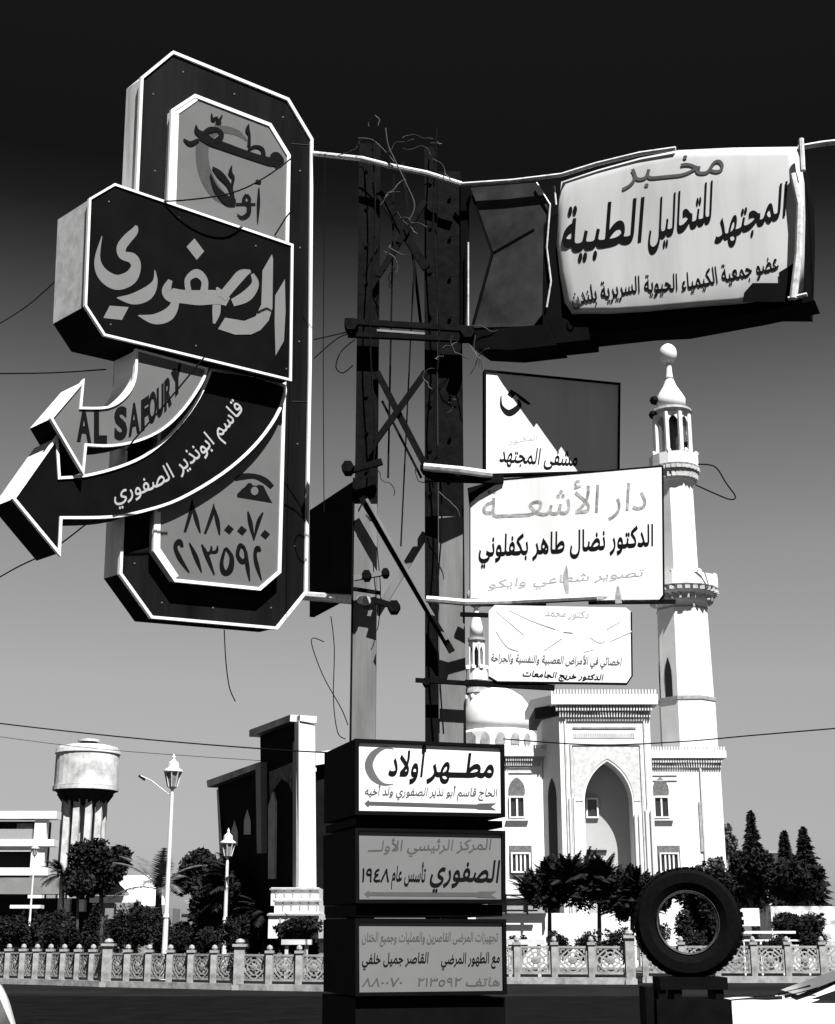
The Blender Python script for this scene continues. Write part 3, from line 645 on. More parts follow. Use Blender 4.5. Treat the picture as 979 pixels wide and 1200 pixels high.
lettering('lettering', 'القاصر جميل خلفي', PS, .0072, c9(1075, (50, 288), (465, 282)), 17, INK, g3, .03)
lettering('lettering', 'هاتف ٢١٣٥٩٢ - ٨٨٠٠٧٠', PS, .0072, c9(1075, (50, 428), (905, 425)), 14, mat('mid_lettering', .06), g3, .02)
# ================================================================== MOSQUE
YM, YPO = 90., 80.
mq = thing('mosque', 'white stone mosque with tall arched porch behind the railings', 'mosque', (xx(710, 1100, YPO), YPO, 0))
def mbox(name, x0, x1, y0, y1, z0, z1, m=STONE, parent=mq):
    bm = bmesh.new(); box(bm, x0, x1, y0, y1, z0, z1); return put(name, bm, m, parent)
def X9(px): return xx(px, 940, YM)
def X8(px): return xx(px, 940, YPO)
zc = hz(884, YM)
def archpts(cx, w_, z0, zs, h, n=10):
    """pointed arch outline, counter-clockwise from bottom left"""
    Rr = (w_ * w_ + h * h) / (2 * w_) ; te = math.acos(max(-1, (Rr - w_) / Rr)); L_ = [(cx - w_, z0)]
    for i in range(n + 1):
        t = te * i / n; L_.append((cx - w_ + Rr - Rr * math.cos(t), zs + Rr * math.sin(t)))
    L_[-1] = (cx, zs + h)
    L2 = [(2 * cx - x, z) for x, z in reversed(L_[:-1])]
    return L_ + L2
def wallwith(bm, x0, x1, z0, z1, y, t, holes, mi=0):
    """wall in the xz plane with openings and real thickness"""
    outer = [(x0, z0), (x0, z1), (x1, z1), (x1, z0)]
    for yy in (y, y + t):
        fill(bm, [outer] + holes, lambda a, b: Vector((a, yy, b)), mi)
    for lp in [outer] + holes:
        n = len(lp)
        vs = [[bm.verts.new((p[0], yy, p[1])) for p in lp] for yy in (y, y + t)]
        for i in range(n): bm.faces.new((vs[0][i], vs[0][(i + 1) % n], vs[1][(i + 1) % n], vs[1][i])).material_index = mi
def teeth(bm, x0, x1, y0, y1, z0, z1, n, duty=.55):
    for i in range(n):
        a = x0 + (x1 - x0) * i / n; box(bm, a, a + (x1 - x0) / n * duty, y0, y1, z0, z1)
def cornice(x0, x1, y, ztop, h, parent=mq, n=30, proj=.35, ret=0):
    bm = bmesh.new(); box(bm, x0 - proj, x1 + proj, y - proj, y + 1.0, ztop - h * .45, ztop); put('cornice', bm, STONE, parent)
    bm = bmesh.new(); teeth(bm, x0 - proj, x1 + proj, y - proj * .9, y - proj * .3, ztop + .001, ztop + h * .22, n)
    tag(put('merlons', bm, STONE, parent), kind='stuff')
    bm = bmesh.new(); teeth(bm, x0 - proj * .4, x1 + proj * .4, y - proj * .75, y + .0, ztop - h * .72, ztop - h * .452, n); teeth(bm, x0 - proj * .2 + .1, x1 + .1, y - proj * .45, y + .0, ztop - h, ztop - h * .722, n, .5)
    tag(put('corbels', bm, STONE2, parent), kind='stuff')
# wings
def wing(x0, x1):
    hs_ = []; return hs_
def window(cx, y, z0, z1, w_, arched=False, parent=mq, bars=3, fm=STONE):
    wd = None
    bm = bmesh.new()
    if arched:
        lp = archpts(cx, w_, z0, z0 + (z1 - z0) * .25, (z1 - z0) * .75, 6); fill(bm, [lp], lambda a, b: Vector((a, y - .02, b)))
        o = put('window_arch', bm, LOUV, parent); return o
    box(bm, cx - w_, cx + w_, y - .01, y + .05, z0, z1); o = put('window', bm, WGLASS, parent)
    bm = bmesh.new(); t = .09
    for a in (cx - w_ - t, cx + w_): box(bm, a, a + t, y - .12, y + .04, z0 - t, z1 + t)
    for b in (z0 - t, z1): box(bm, cx - w_ + .001, cx + w_ - .001, y - .13, y + .04, b, b + t)
    put('frame', bm, fm, o)
    bm = bmesh.new()
    for k in range(bars): a = cx - w_ + 2 * w_ * (k + 1) / (bars + 1); box(bm, a - .05, a + .05, y - .09, y - .02, z0 + .001, z1 - .001)
    put('bars', bm, fm, o); return o
zb9 = 0
YL = 81.7
def XL(px): return xx(px, 940, YL)
mbox('left_wing', XL(520), XL(637), YL, YL + 20, 0, hz(882, YL)); cornice(XL(520), XL(634), YL, hz(878, YL), .95, n=44)
mbox('right_wing', X9(763), xx(847, 940, YM), YM, YM + 20, 0, zc - .5); cornice(X9(763), xx(847, 940, YM), YM, hz(880, YM), 1.05, n=30)
for cx, XQ, YQ in ((606, XL, YL), (775, X9, YM)):
    pmq = 1683. / YQ
    window(XQ(cx), YQ - .03, hz(931, YQ), hz(911, YQ), 9.5 / pmq, True)
    o = window(XQ(cx), YQ - .03, hz(957, YQ), hz(935, YQ), 7.5 / pmq, bars=1)
    bm = bmesh.new(); box(bm, XQ(cx - 13), XQ(cx + 13), YQ - .2, YQ - .001, hz(962, YQ), hz(960, YQ)); put('sill', bm, STONE2, mq)
for cx, XQ, YQ in ((609, XL, YL), (781, X9, YM)):
    bm = bmesh.new(); box(bm, XQ(cx - 13), XQ(cx + 13), YQ - .05, YQ - .001, hz(1025, YQ), hz(991, YQ)); put('window_surround', bm, LOUV, mq)
    window(XQ(cx), YQ - .08, hz(1021, YQ), hz(1001, YQ), 9.5 / 1683. * YQ, bars=3)
bm = bmesh.new(); box(bm, X9(822), X9(824), YM - .12, YM - .001, hz(1016, YM), hz(900, YM)); put('downpipe', bm, STONE2, mq)
bm = bmesh.new(); teeth(bm, X9(818.5), X9(821.8), YM - .08, YM - .001, hz(998, YM), hz(940, YM), 1, 1); put('ornament_strip', bm, SHADEST, mq)
for y0 in (908, 914):
    bm = bmesh.new(); box(bm, X9(765), X9(795), YM - .06, YM - .001, hz(y0 + 1, YM), hz(y0, YM)); put('moulding', bm, STONE2, mq)
    bm = bmesh.new(); box(bm, XL(597), XL(625), YL - .06, YL - .001, hz(y0 - 8, YL), hz(y0 - 9, YL)); put('moulding', bm, STONE2, mq)
# porch
px0, px1 = X8(658), X8(766); ztp = hz(815, YPO); cxa, wa = X8(713.5), 27.8 / 21.
arch = archpts(cxa, wa, .3, hz(940, YPO), hz(892, YPO) - hz(940, YPO), 12)
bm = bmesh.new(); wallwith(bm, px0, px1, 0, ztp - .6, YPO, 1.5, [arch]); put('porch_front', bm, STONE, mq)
mbox('porch_body', px0 + .02, px1 - .02, YPO + 1.503, YM + 4, 0, ztp - .65, mat('darkened_recess_stone', .42, .85, .06, .8))  # stone darkened so shade in the arch recess reads deeper
SIDEW = mat('porch_side_stone', .8, .8, .04, .6)
cornice(px0, px1, YPO, ztp, 1.25, n=34, proj=.45)
def prism(bm, plan, z0, z1):
    a = [bm.verts.new((x, y, z0)) for x, y in plan]; b = [bm.verts.new((x, y, z1)) for x, y in plan]; bm.faces.new(a); bm.faces.new(b[::-1])
    for i in range(len(plan)): bm.faces.new((a[i], a[(i + 1) % len(plan)], b[(i + 1) % len(plan)], b[i]))
bm = bmesh.new(); prism(bm, [(px0 - .003, YPO + .002), (px0 - .003, YPO + 5), (XL(637.5), YPO + 5), (XL(637.5), YL - .01)], 0, ztp - .7); put('porch_side', bm, STONE, mq)
sx = XL(624); bm = bmesh.new(); prism(bm, [(px0 - .46, YPO - .44), (px0 - .46, YPO + 6), (sx, YPO + 6), (sx, YL - .4)], ztp - .5, ztp - .05); put('cornice', bm, STONE, mq)
bm = bmesh.new(); prism(bm, [(px0 - .02, YPO - .1), (px0 - .02, YPO + 6), (XL(629), YPO + 6), (XL(629), YL - .35)], ztp - 1.15, ztp - .503); put('cornice_shade', bm, CONCD, mq)  # near-black block stands in for the shade under the cornice
# framed relief round the arch
def frame_lines(xa_, xb_, zt_, zb_, y, t, m, nm):
    bm = bmesh.new(); box(bm, xa_, xa_ + t, y - .08, y - .001, zb_, zt_); box(bm, xb_ - t, xb_, y - .08, y - .001, zb_, zt_); box(bm, xa_ + t + .001, xb_ - t - .001, y - .08, y - .001, zt_ - t, zt_); put(nm, bm, m, mq)
frame_lines(X8(664), X8(760), hz(843, YPO), 1, YPO, .1, STONE2, 'portal_moulding'); frame_lines(X8(670), X8(755), hz(871, YPO), 1, YPO, .12, STONE2, 'portal_moulding')
bm = bmesh.new(); fill(bm, [[(X8(673.5), hz(940, YPO)), (X8(673.5), hz(874, YPO)), (X8(751.5), hz(874, YPO)), (X8(751.5), hz(940, YPO))], [p for p in archpts(cxa, wa * 1.06, hz(940, YPO) + .02, hz(940, YPO) + .03, hz(889.5, YPO) - hz(940, YPO), 12)]] if False else
     [[(X8(673.5), hz(939, YPO)), (X8(673.5), hz(874, YPO)), (X8(751.5), hz(874, YPO)), (X8(751.5), hz(939, YPO))] + [p for p in reversed(archpts(cxa, wa * 1.06, hz(939, YPO), hz(938, YPO), hz(889, YPO) - hz(938, YPO), 12))]], lambda a, b: Vector((a, YPO - .03, b)))
put('spandrel_relief', bm, mat('carved_spandrel', .62, .85, .12, 4., dark=.45, bump=.5), mq)
bm = bmesh.new(); box(bm, X8(674), X8(749), YPO - .05, YPO - .001, hz(854, YPO), hz(852, YPO)); put('inscription_border', bm, SHADEST, mq)
bm = bmesh.new(); teeth(bm, X8(675), X8(748), YPO - .04, YPO - .001, hz(865, YPO), hz(859, YPO), 34, .6); tag(put('inscription_relief', bm, STONE2, mq), kind='stuff')
for i, p_ in enumerate((744, 749, 757, 763)):
    bm = bmesh.new(); lathe(bm, [(.1, 0), (.1, hz(955 if i < 2 else 950, YPO))], (X8(p_), YPO - .12, 0), 8); put('column', bm, STONE, mq)
for p_ in (668, 673):
    bm = bmesh.new(); lathe(bm, [(.07, 0), (.07, hz(935, YPO))], (X8(p_), YPO - .1, 0), 8); put('column', bm, STONE, mq)
# niche wall inside the porch: window, plaque, door lintel
yn = YPO + 1.5
window(xx(694, 946, yn), yn - .03, hz(957, yn), hz(937, yn), .26, bars=0)
bm = bmesh.new(); lathe(bm, [(.28, 0), (.28, .05)], (xx(680.5, 980, yn), yn - .06, hz(980, yn)), 12, axis='y'); put('plaque', bm, SHADEST, mq)
bm = bmesh.new(); box(bm, xx(683, 997, yn), xx(711, 997, yn), yn - .1, yn - .001, hz(999, yn), hz(996, yn)); put('door_lintel', bm, CONCD, mq)
# tall slot arch on the porch's left side
va, vb = Vector((px0, YPO, 0)), Vector((XL(637.5), YL, 0)); vn = Vector((vb.y - va.y, -(vb.x - va.x), 0)).normalized(); vn = -vn if vn.x > 0 else vn
ln = (vb - va).length; lp = archpts(ln * .5, ln * .24, 1, hz(935, 81), hz(912, 81) - hz(935, 81), 8); bm = bmesh.new()
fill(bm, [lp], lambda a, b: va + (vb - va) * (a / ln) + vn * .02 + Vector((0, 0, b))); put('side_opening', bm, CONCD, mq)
# dome
dc = (xx(584, 850, 104), 104, hz(858, 104)); rd = 41 / 16.4
bm = bmesh.new(); lathe(bm, [(rd * 1.0, 0), (rd * 1.02, rd * .25), (rd * .99, rd * .5), (rd * .9, rd * .78), (rd * .72, rd * 1.02), (rd * .45, rd * 1.2), (rd * .2, rd * 1.3), (.08, rd * 1.36), (.08, rd * 1.7), (.001, rd * 1.72)], dc, 28); put('dome', bm, STONE, mq, smooth=True)
bm = bmesh.new(); lathe(bm, [(rd * 1.12, -3), (rd * 1.12, -.2), (rd * 1.02, -.0)], dc, 16); put('dome_drum', bm, STONE, mq)
for k in range(5):
    a = -math.pi / 2 + (k - 2) * .39; c = (dc[0] + rd * 1.12 * math.cos(a), dc[1] + rd * 1.13 * math.sin(a))
    bm = bmesh.new(); t = Vector((-math.sin(a), math.cos(a))); lp = archpts(0, .32, -1.2, -.75, .4, 5)
    fill(bm, [lp], lambda u, v: Vector((c[0] + t.x * u, c[1] + t.y * u - .03, dc[2] + v))); put('drum_window', bm, SHADEST, mq)
# podium
pd = thing('podium_wall', 'low white retaining wall in front of the mosque porch', 'wall', (xx(670, 1080, 77), 77, 0))
bm = bmesh.new(); box(bm, xx(560, 1080, 77), xx(745, 1080, 77), 77, 79.5, 0, hz(1070, 77)); put('wall', bm, STONE, pd)
bm = bmesh.new(); box(bm, xx(560, 1080, 77), xx(641, 1080, 77), 76.7, 77.3, hz(1072, 77) + .1, hz(1052, 77)); put('coping', bm, mat('grey_plaster', .3), pd)
bm = bmesh.new()
for px_ in (592, 617, 642): box(bm, xx(px_, 1060, 76.5), xx(px_ + 2, 1060, 76.5), 76.4, 76.6, hz(1072, 77), hz(1048, 77))
box(bm, xx(575, 1060, 76.5), xx(630, 1060, 76.5), 76.42, 76.58, hz(1050, 76.5), hz(1048, 76.5)); box(bm, xx(575, 1060, 76.5), xx(630, 1060, 76.5), 76.43, 76.57, hz(1068, 76.5), hz(1066, 76.5)); put('handrail', bm, PLAST, pd)
# ---------------------------------------------------------------- minarets
def minaret(cx, Yc, prof, label, s=1.):
    """prof: dict of pixel heights along the shaft"""
    X = lambda py: xx(cx, 415, Yc); x0 = xx(cx, prof['ball'], Yc); Z = lambda py: hz(py, Yc); pm = 1.0 / (W(cx + 1, prof['ball'], Yc).x - x0)
    r = lambda px: px / (18.4 * s)
    t = thing('minaret', label, 'minaret', (x0, Yc, 0)); c = (x0, Yc, 0); R8 = math.pi / 8; RT = math.radians(17)
    def oct_(nm, pr, m=STONE, n=8, sm=False):
        bm = bmesh.new(); lathe(bm, [(r(a), Z(b)) for a, b in pr], c, n, RT if n == 8 else 0); return put(nm, bm, m, t, smooth=sm)
    P = prof
    oct_('lower_shaft', [(P['r1'] * 1.02, 1110), (P['r1'] * 1.0, P['y1'] + .5)])
    oct_('middle_shaft', [(P['r1'] * .97, P['y1'] - .5), (P['r1'] * .9, P['b1'] + 22)])
    oct_('shaft_ring', [(P['r1'] * 1.03, P['y1'] + 2), (P['r1'] * 1.03, P['y1'] - 2)], SHADEST)
    oct_('shaft_ring', [(P['r1'] * .93, P['b1'] + 37), (P['r1'] * .93, P['b1'] + 35)], SHADEST)
    for nm, b, ri, ro in (('lower', P['b1'], P['r1'] * .9, P['r1'] * 1.32), ('upper', P['b2'], P['r2'], P['r2'] * 1.35)):
        oct_('balcony', [(ro * .96, b + 14), (ro, b + 13), (ro, b)], n=16)
        k1 = oct_('balcony_corbel', [(ri, b + 31), (ri * 1.08, b + 25), (ro * .86, b + 20), (ro * .94, b + 14.5)], STONE, 16)
        bm = bmesh.new()
        for k in range(28):
            a = 2 * math.pi * k / 28
            for rr, z0, z1 in ((ro * .92, b + 19, b + 15), (ri * 1.12, b + 28, b + 22)):
                q = Vector((x0 + r(rr) * math.cos(a), Yc + r(rr) * math.sin(a), 0)); tt = .16 / s
                box(bm, q.x - tt, q.x + tt, q.y - tt, q.y + tt, Z(z0), Z(z1))
        tag(put('balcony_ornament', bm, mat('muqarnas_stone', .42, .8, .3, 3), t), kind='stuff')
        for k in range(8):
            a = R8 + 2 * math.pi * k / 8; bm = bmesh.new(); lathe(bm, [(.18 / s, Z(b)), (.18 / s, Z(b - 3)), (.001, Z(b - 5))], (x0 + r(ro * .92) * math.cos(a), Yc + r(ro * .92) * math.sin(a), 0), 6); put('baluster_cap', bm, STONE, t)
    oct_('upper_shaft', [(P['r2'] * 1.02, P['b1'] + 2), (P['r2'] * .98, P['b2'] + 30)])
    # lantern storey: core, eight piers, pointed arches between them
    rl = P['rl']; b2, el = P['b2'], P['eave']
    oct_('lantern_core', [(rl * .3, b2 + 1), (rl * .3, el)], WGLASS)
    for k in range(8):
        a = RT + 2 * math.pi * k / 8; a2 = a + math.pi / 4
        p0_ = Vector((math.cos(a), math.sin(a), 0)) * r(rl * .93); p1_ = Vector((math.cos(a2), math.sin(a2), 0)) * r(rl * .93)
        bm = bmesh.new(); q = p0_ + Vector((x0, Yc, 0)); lathe(bm, [(r(rl * .13), Z(b2)), (r(rl * .13), Z(el + 3))], (q.x, q.y, 0), 6); put('lantern_pier', bm, STONE, t)
        bm = bmesh.new(); half = (p1_ - p0_).length / 2; L0 = [(-half, Z(el + 22)), (-half, Z(el)), (half, Z(el)), (half, Z(el + 22))]
        ar = [p for p in archpts(0, half * .72, Z(el + 22), Z(el + 16), Z(el + 6) - Z(el + 16), 5)]
        u = (p1_ - p0_).normalized(); mid = (p0_ + p1_) / 2 + Vector((x0, Yc, 0)); nn = Vector((mid.x - x0, mid.y - Yc, 0)).normalized()
        for d_ in (0, -.15): fill(bm, [L0 + ar[::-1]], lambda x, y: mid + u * x + nn * d_ + Vector((0, 0, y)))
        put('lantern_arch', bm, STONE, t)
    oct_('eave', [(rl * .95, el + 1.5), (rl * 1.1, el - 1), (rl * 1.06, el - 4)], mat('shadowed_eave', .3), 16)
    yb = P['ball']
    oct_('cap', [(rl * .8, el - 4.2), (rl * .8, el - 17), (rl * .62, el - 24), (rl * .36, el - 33), (rl * .2, el - 42), (rl * .17, el - 50), (rl * .15, yb + 15), (rl * .13, yb + 10)], STONE, 16, True)
    oct_('cap_ring', [(rl * .22, el - 40), (rl * .24, el - 42), (rl * .22, el - 43.5)], SHADEST, 12)
    bm = bmesh.new(); lathe(bm, [(max(.001, r(11.5) * math.sin(q * math.pi / 10)), Z(yb) - r(14) * math.cos(q * math.pi / 10)) for q in range(11)], c, 16); put('finial', bm, STONE, t, smooth=True)
    if s == 1:
        for (dx, dy, b) in ((18, 523, 0), (-21, 470, 0), (-23, 487, 0)):
            bm = bmesh.new(); lathe(bm, [(.15, 0), (.35, .5)], (x0 + r(dx), Yc - .6, Z(dy)), 8, axis='y'); put('loudspeaker', bm, PLAST, t)
        for sg in (0,):   # slit niches on the lower faces
            for k in range(8):
                a = RT - R8 + 2 * math.pi * k / 8
                for (f0, zt_, zb_) in ((P['r1'] * .9, 790, 818), (P['r1'] * .93, 728, 818)):
                    nn = Vector((math.cos(a), math.sin(a), 0)); u = Vector((-nn.y, nn.x, 0)); rr = r(f0) * math.cos(R8) + .05
                    if nn.x < -.5 and zt_ == 728:
                        bm = bmesh.new(); lp = archpts(0, .3, Z(zb_ + 6), Z(zb_ - 20), 1.4, 6); fill(bm, [lp], lambda x, y: Vector((x0, Yc, 0)) + nn * (rr + .03) + u * x + Vector((0, 0, y))); put('niche', bm, CONCD, t)
    return t
minaret(783, 93, dict(ball=415, r1=35, y1=822, b1=680, b2=537, r2=23, rl=24, eave=486), 'tall white minaret with ball finial beside the mosque porch')
minaret(558, 135, dict(ball=700, r1=13, y1=848, b1=820, b2=785, r2=10, rl=10, eave=752), 'second white minaret far behind the signs, mostly hidden by the pole', 12.8 / 18.4)
# ================================================================== PORTAL BUILDING at the left, shade painted into its walls
pb = thing('portal_building', 'building coloured dark for its shaded walls, with tall arched portal and white corner left of the sign stack', 'building', W(351, 1090, 60))
PA = vplane(351, 950, 60, -24); PE = vplane(351, 950, 60, 66)
def bslab(nm, poly, pl, f, b, m): bm = bmesh.new(); slab(bm, poly, pl, f, b, 0, 1 if isinstance(m, list) else 0, 2 if isinstance(m, list) else None, anchor=0); return put(nm, bm, m, pb)  # third material paints cornice undersides dark as shade
bslab('portal_wall', [(305, 862), (349, 848), (349, 1105), (309, 1105)], PA, 0, -.75, DWALL)
bslab('portal_cornice', [(302, 856), (351, 838), (350.5, 846), (302, 864)], PA, .4, -.8, [CONC, STONE, CONCD])
bslab('corner_wall', [(350, 845), (369, 851), (371, 1105), (350, 1105)], PE, .04, -.5, STONE)
bslab('corner_cornice', [(351, 838), (367, 842), (368, 848), (351, 845)], PE, .1, -.4, STONE)
o = bslab('carved_spandrel', [(317, 905), (345, 893), (345, 930), (340, 918), (331, 912), (322, 925), (318, 935)], PA, .06, .0, DCARVE)
bslab('pilaster', [(307, 895), (313, 893), (314, 1000), (309, 1000)], PA, .3, .0, mat('worn_grey_stone', .22)); bslab('pilaster', [(346, 870), (350, 868), (350, 1040), (346, 1040)], PA, .1, .0, mat('worn_grey_stone', .22))
bslab('arch_reveal', [(317, 1030), (317, 945), (322, 928), (325, 940), (324, 1030)], PA, .1, .0, STONE2)
bslab('low_wing', [(251, 922), (307, 901), (309, 1105), (256, 1105)], PA, -.2, -3.4, DWALL)
bslab('low_cornice', [(248, 915), (308, 894), (308, 901), (249, 923)], PA, .25, -3.5, [CONC, STONE, CONCD])
for (xq, yq) in ((290, 962), (275, 975)):
    bm = bmesh.new(); fill(bm, [[(xq - 4, yq + 16), (xq - 4, yq), (xq, yq - 14), (xq + 4, yq), (xq + 4, yq + 16)]], lambda x, y: PA.hit(x, y, -.15)); put('window', bm, STONE2, pb)  # pale fill stands in for light seen through the arch openings
bm = bmesh.new(); fill(bm, [[(254, 925), (256, 925), (262, 1010), (258, 1010)]], lambda x, y: PA.hit(x, y, -.1)); put('corner_strip', bm, STONE2, pb)
bslab('right_wing', [(371, 898), (420, 885), (420, 1105), (371, 1105)], vplane(371, 950, 61.5, 88), 0, -3, DWALL)
bslab('right_cornice', [(370, 882), (420, 874), (420, 889), (370, 897)], vplane(371, 950, 61.2, 84), .1, -1, STONE)
for i, (a, b, c, d) in enumerate(((318, 1040, 374, 1052), (322, 1054, 374, 1068), (315, 1070, 374, 1090))):
    bm = bmesh.new(); Yq = 57.5 - i * .8; box(bm, xx(a, b, Yq), xx(c, b, Yq), Yq, 60, hz(d, Yq) - .3, hz(b, Yq)); put('plinth_step', bm, STONE, pb)
    bm = bmesh.new(); box(bm, xx(a, b, Yq) - .05, xx(c, b, Yq) + .05, Yq - .08, Yq - .001, hz(b + 3, Yq), hz(b + 1, Yq)); put('plinth_moulding', bm, SHADEST, pb)
    for q in range(5): bm = bmesh.new(); xq = xx(a + 5 + q * 10 + i * 4, b, Yq); box(bm, xq, xq + .06, Yq - .03, Yq - .001, hz(d - 1, Yq), hz(b + 4, Yq)); put('plinth_joint', bm, SHADEST, pb)
# ================================================================== WATER TOWER
YW = 180.; wx = xx(99, 950, YW); wt = thing('water_tower', 'round concrete water tower on columns above the trees at the left', 'water tower', (wx, YW, 0)); pw = 9.35
zz = lambda y: hz(y, YW)
bm = bmesh.new(); lathe(bm, [(36.5 / pw, zz(922)), (36.5 / pw, zz(882)), (34 / pw, zz(876)), (25 / pw, zz(874))], (wx, YW, 0), 32); put('tank', bm, CONC, wt, smooth=False)
bm = bmesh.new(); lathe(bm, [(37.8 / pw, zz(927)), (37.8 / pw, zz(922.5))], (wx, YW, 0), 32); put('tank_rim', bm, CONC, wt)
bm = bmesh.new(); lathe(bm, [(37.8 / pw, zz(884)), (37 / pw, zz(879))], (wx, YW, 0), 32); put('tank_rim', bm, CONC, wt)
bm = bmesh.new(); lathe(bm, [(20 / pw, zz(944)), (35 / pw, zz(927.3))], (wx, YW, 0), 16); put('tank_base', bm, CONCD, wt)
bm = bmesh.new(); lathe(bm, [(13 / pw, zz(869.5)), (13 / pw, zz(867)), (.01, zz(866))], (wx, YW, 0), 16)
put('roof_vent', bm, CONC, wt); bm = bmesh.new(); lathe(bm, [(10 / pw, zz(874)), (10 / pw, zz(870))], (wx, YW, 0), 8); put('vent_grille', bm, CONCD, wt)
for k in range(10):
    a = 2 * math.pi * k / 10 + .15; r1, r2 = 22 / pw, 30 / pw
    bm = bmesh.new(); quadbox(bm, (wx + r1 * math.cos(a), YW + r1 * math.sin(a), 0), (wx + r1 * math.cos(a), YW + r1 * math.sin(a), zz(936)), .75, .75); put('column', bm, CONC, wt)
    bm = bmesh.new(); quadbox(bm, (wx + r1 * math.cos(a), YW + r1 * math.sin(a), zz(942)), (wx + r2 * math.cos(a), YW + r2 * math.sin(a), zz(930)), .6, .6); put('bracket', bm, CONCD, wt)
bm = bmesh.new(); lathe(bm, [(8 / pw, 0), (8 / pw, zz(930))], (wx, YW, 0), 12); put('riser', bm, CONC, wt)
# ================================================================== HOUSES at the left
def house(nm, label, Y, parts, cat='building'):
    x0_ = parts[0][1]; t = thing(nm, label, cat, (xx(x0_, 1090, Y), Y, 0))
    for (pn, a, b, c, d, dy, th, m) in parts:
        bm = bmesh.new(); box(bm, xx(a, 1050, Y), xx(c, 1050, Y), Y + dy, Y + dy + th, 0 if d is None else hz(d, Y), hz(b, Y)); put(pn, bm, m, t)
    return t
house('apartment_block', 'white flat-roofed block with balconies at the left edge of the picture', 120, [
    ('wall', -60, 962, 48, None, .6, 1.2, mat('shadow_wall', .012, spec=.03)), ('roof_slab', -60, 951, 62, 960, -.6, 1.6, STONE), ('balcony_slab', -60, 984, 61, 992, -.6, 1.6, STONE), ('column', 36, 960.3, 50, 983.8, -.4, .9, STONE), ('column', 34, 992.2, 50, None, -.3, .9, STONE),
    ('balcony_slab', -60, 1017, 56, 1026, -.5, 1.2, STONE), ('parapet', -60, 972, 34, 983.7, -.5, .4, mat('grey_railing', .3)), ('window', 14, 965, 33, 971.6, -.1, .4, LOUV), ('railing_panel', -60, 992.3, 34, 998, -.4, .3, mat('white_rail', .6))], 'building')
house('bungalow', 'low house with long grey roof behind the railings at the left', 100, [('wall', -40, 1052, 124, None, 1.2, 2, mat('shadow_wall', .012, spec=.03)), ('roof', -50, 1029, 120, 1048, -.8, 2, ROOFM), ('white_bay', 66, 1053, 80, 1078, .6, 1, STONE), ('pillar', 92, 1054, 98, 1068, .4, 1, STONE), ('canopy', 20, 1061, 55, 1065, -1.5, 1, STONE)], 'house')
gb = thing('gabled_house', 'white gable-roofed house between the dark tree and the lamp post', 'house', (xx(165, 1090, 95), 95, 0))
bm = bmesh.new(); fill(bm, [[(134, 1027), (176, 1025), (197, 1060), (160, 1062)]], lambda x, y: W(x, y, 95 + (1060 - y) * .1)); put('roof', bm, STONE, gb)
bm = bmesh.new(); fill(bm, [[(122, 1046), (136, 1032), (152, 1047), (152, 1049), (122, 1049)]], lambda x, y: W(x, y, 94.5)); box(bm, xx(120, 1060, 95), xx(200, 1060, 95), 96, 99, 0, hz(1064, 95)); put('gable', bm, ROOFM, gb)
bm = bmesh.new(); box(bm, xx(108, 1060, 95), xx(158, 1060, 95), 94.2, 94.6, hz(1058, 95), hz(1050, 95)); put('fascia', bm, STONE, gb)
for px_ in (134, 141, 158): bm = bmesh.new(); box(bm, xx(px_, 1060, 94), xx(px_ + 2, 1060, 94), 94, 94.2, 0, hz(1059, 94)); put('post', bm, SHADEST, gb)
house('pavilion', 'small open pavilion with white beam behind the railings', 75, [('beam', 213, 1071, 262, 1075, 0, .4, STONE), ('post', 230, 1053, 238, None, .45, .4, SHADEST), ('post', 255, 1075.2, 258, None, 0, .3, SHADEST), ('back_wall', 206, 1053, 250, 1058, 3, .5, SHADEST)], 'shelter')
house('far_house', 'small white house between the conifers at the far right', 130, [('wall', 898, 1000, 918, None, 0, 5, STONE), ('roof', 894, 997, 921, 1000, -.5, 6, mat('grey_plaster', .3)), ('window', 905, 1006, 911, 1014, -.1, .3, WGLASS), ('annex', 918.5, 1003, 936, None, 1, 5, mat('grey_plaster', .3))], 'house')
# ================================================================== STREET LAMPS
def lantern(c, s, t, gm=LAMPG):
    x, y, z = c
    bm = bmesh.new(); lathe(bm, [(.04 * s, z), (.05 * s, z + .06 * s), (.16 * s, z + .16 * s)], (x, y, 0), 8); put('lantern_cup', bm, LAMPM, t)
    bm = bmesh.new(); lathe(bm, [(.15 * s, z + .165 * s), (.27 * s, z + .62 * s), (.27 * s, z + .66 * s)], (x, y, 0), 8); gl = put('lantern_glass', bm, gm, t)
    for k in range(8):
        a = k * math.pi / 4; bm = bmesh.new(); quadbox(bm, (x + .165 * s * math.cos(a), y + .165 * s * math.sin(a), z + .16 * s), (x + .3 * s * math.cos(a), y + .3 * s * math.sin(a), z + .68 * s), .03 * s, .03 * s); put('glazing_bar', bm, LAMPM, gl)
    bm = bmesh.new(); lathe(bm, [(.33 * s, z + .67 * s), (.33 * s, z + .72 * s), (.2 * s, z + .8 * s), (.18 * s, z + .98 * s), (.1 * s, z + 1.04 * s), (.05 * s, z + 1.1 * s), (.06 * s, z + 1.17 * s), (.001, z + 1.3 * s)], (x, y, 0), 12); put('lantern_cap', bm, LAMPM, t)
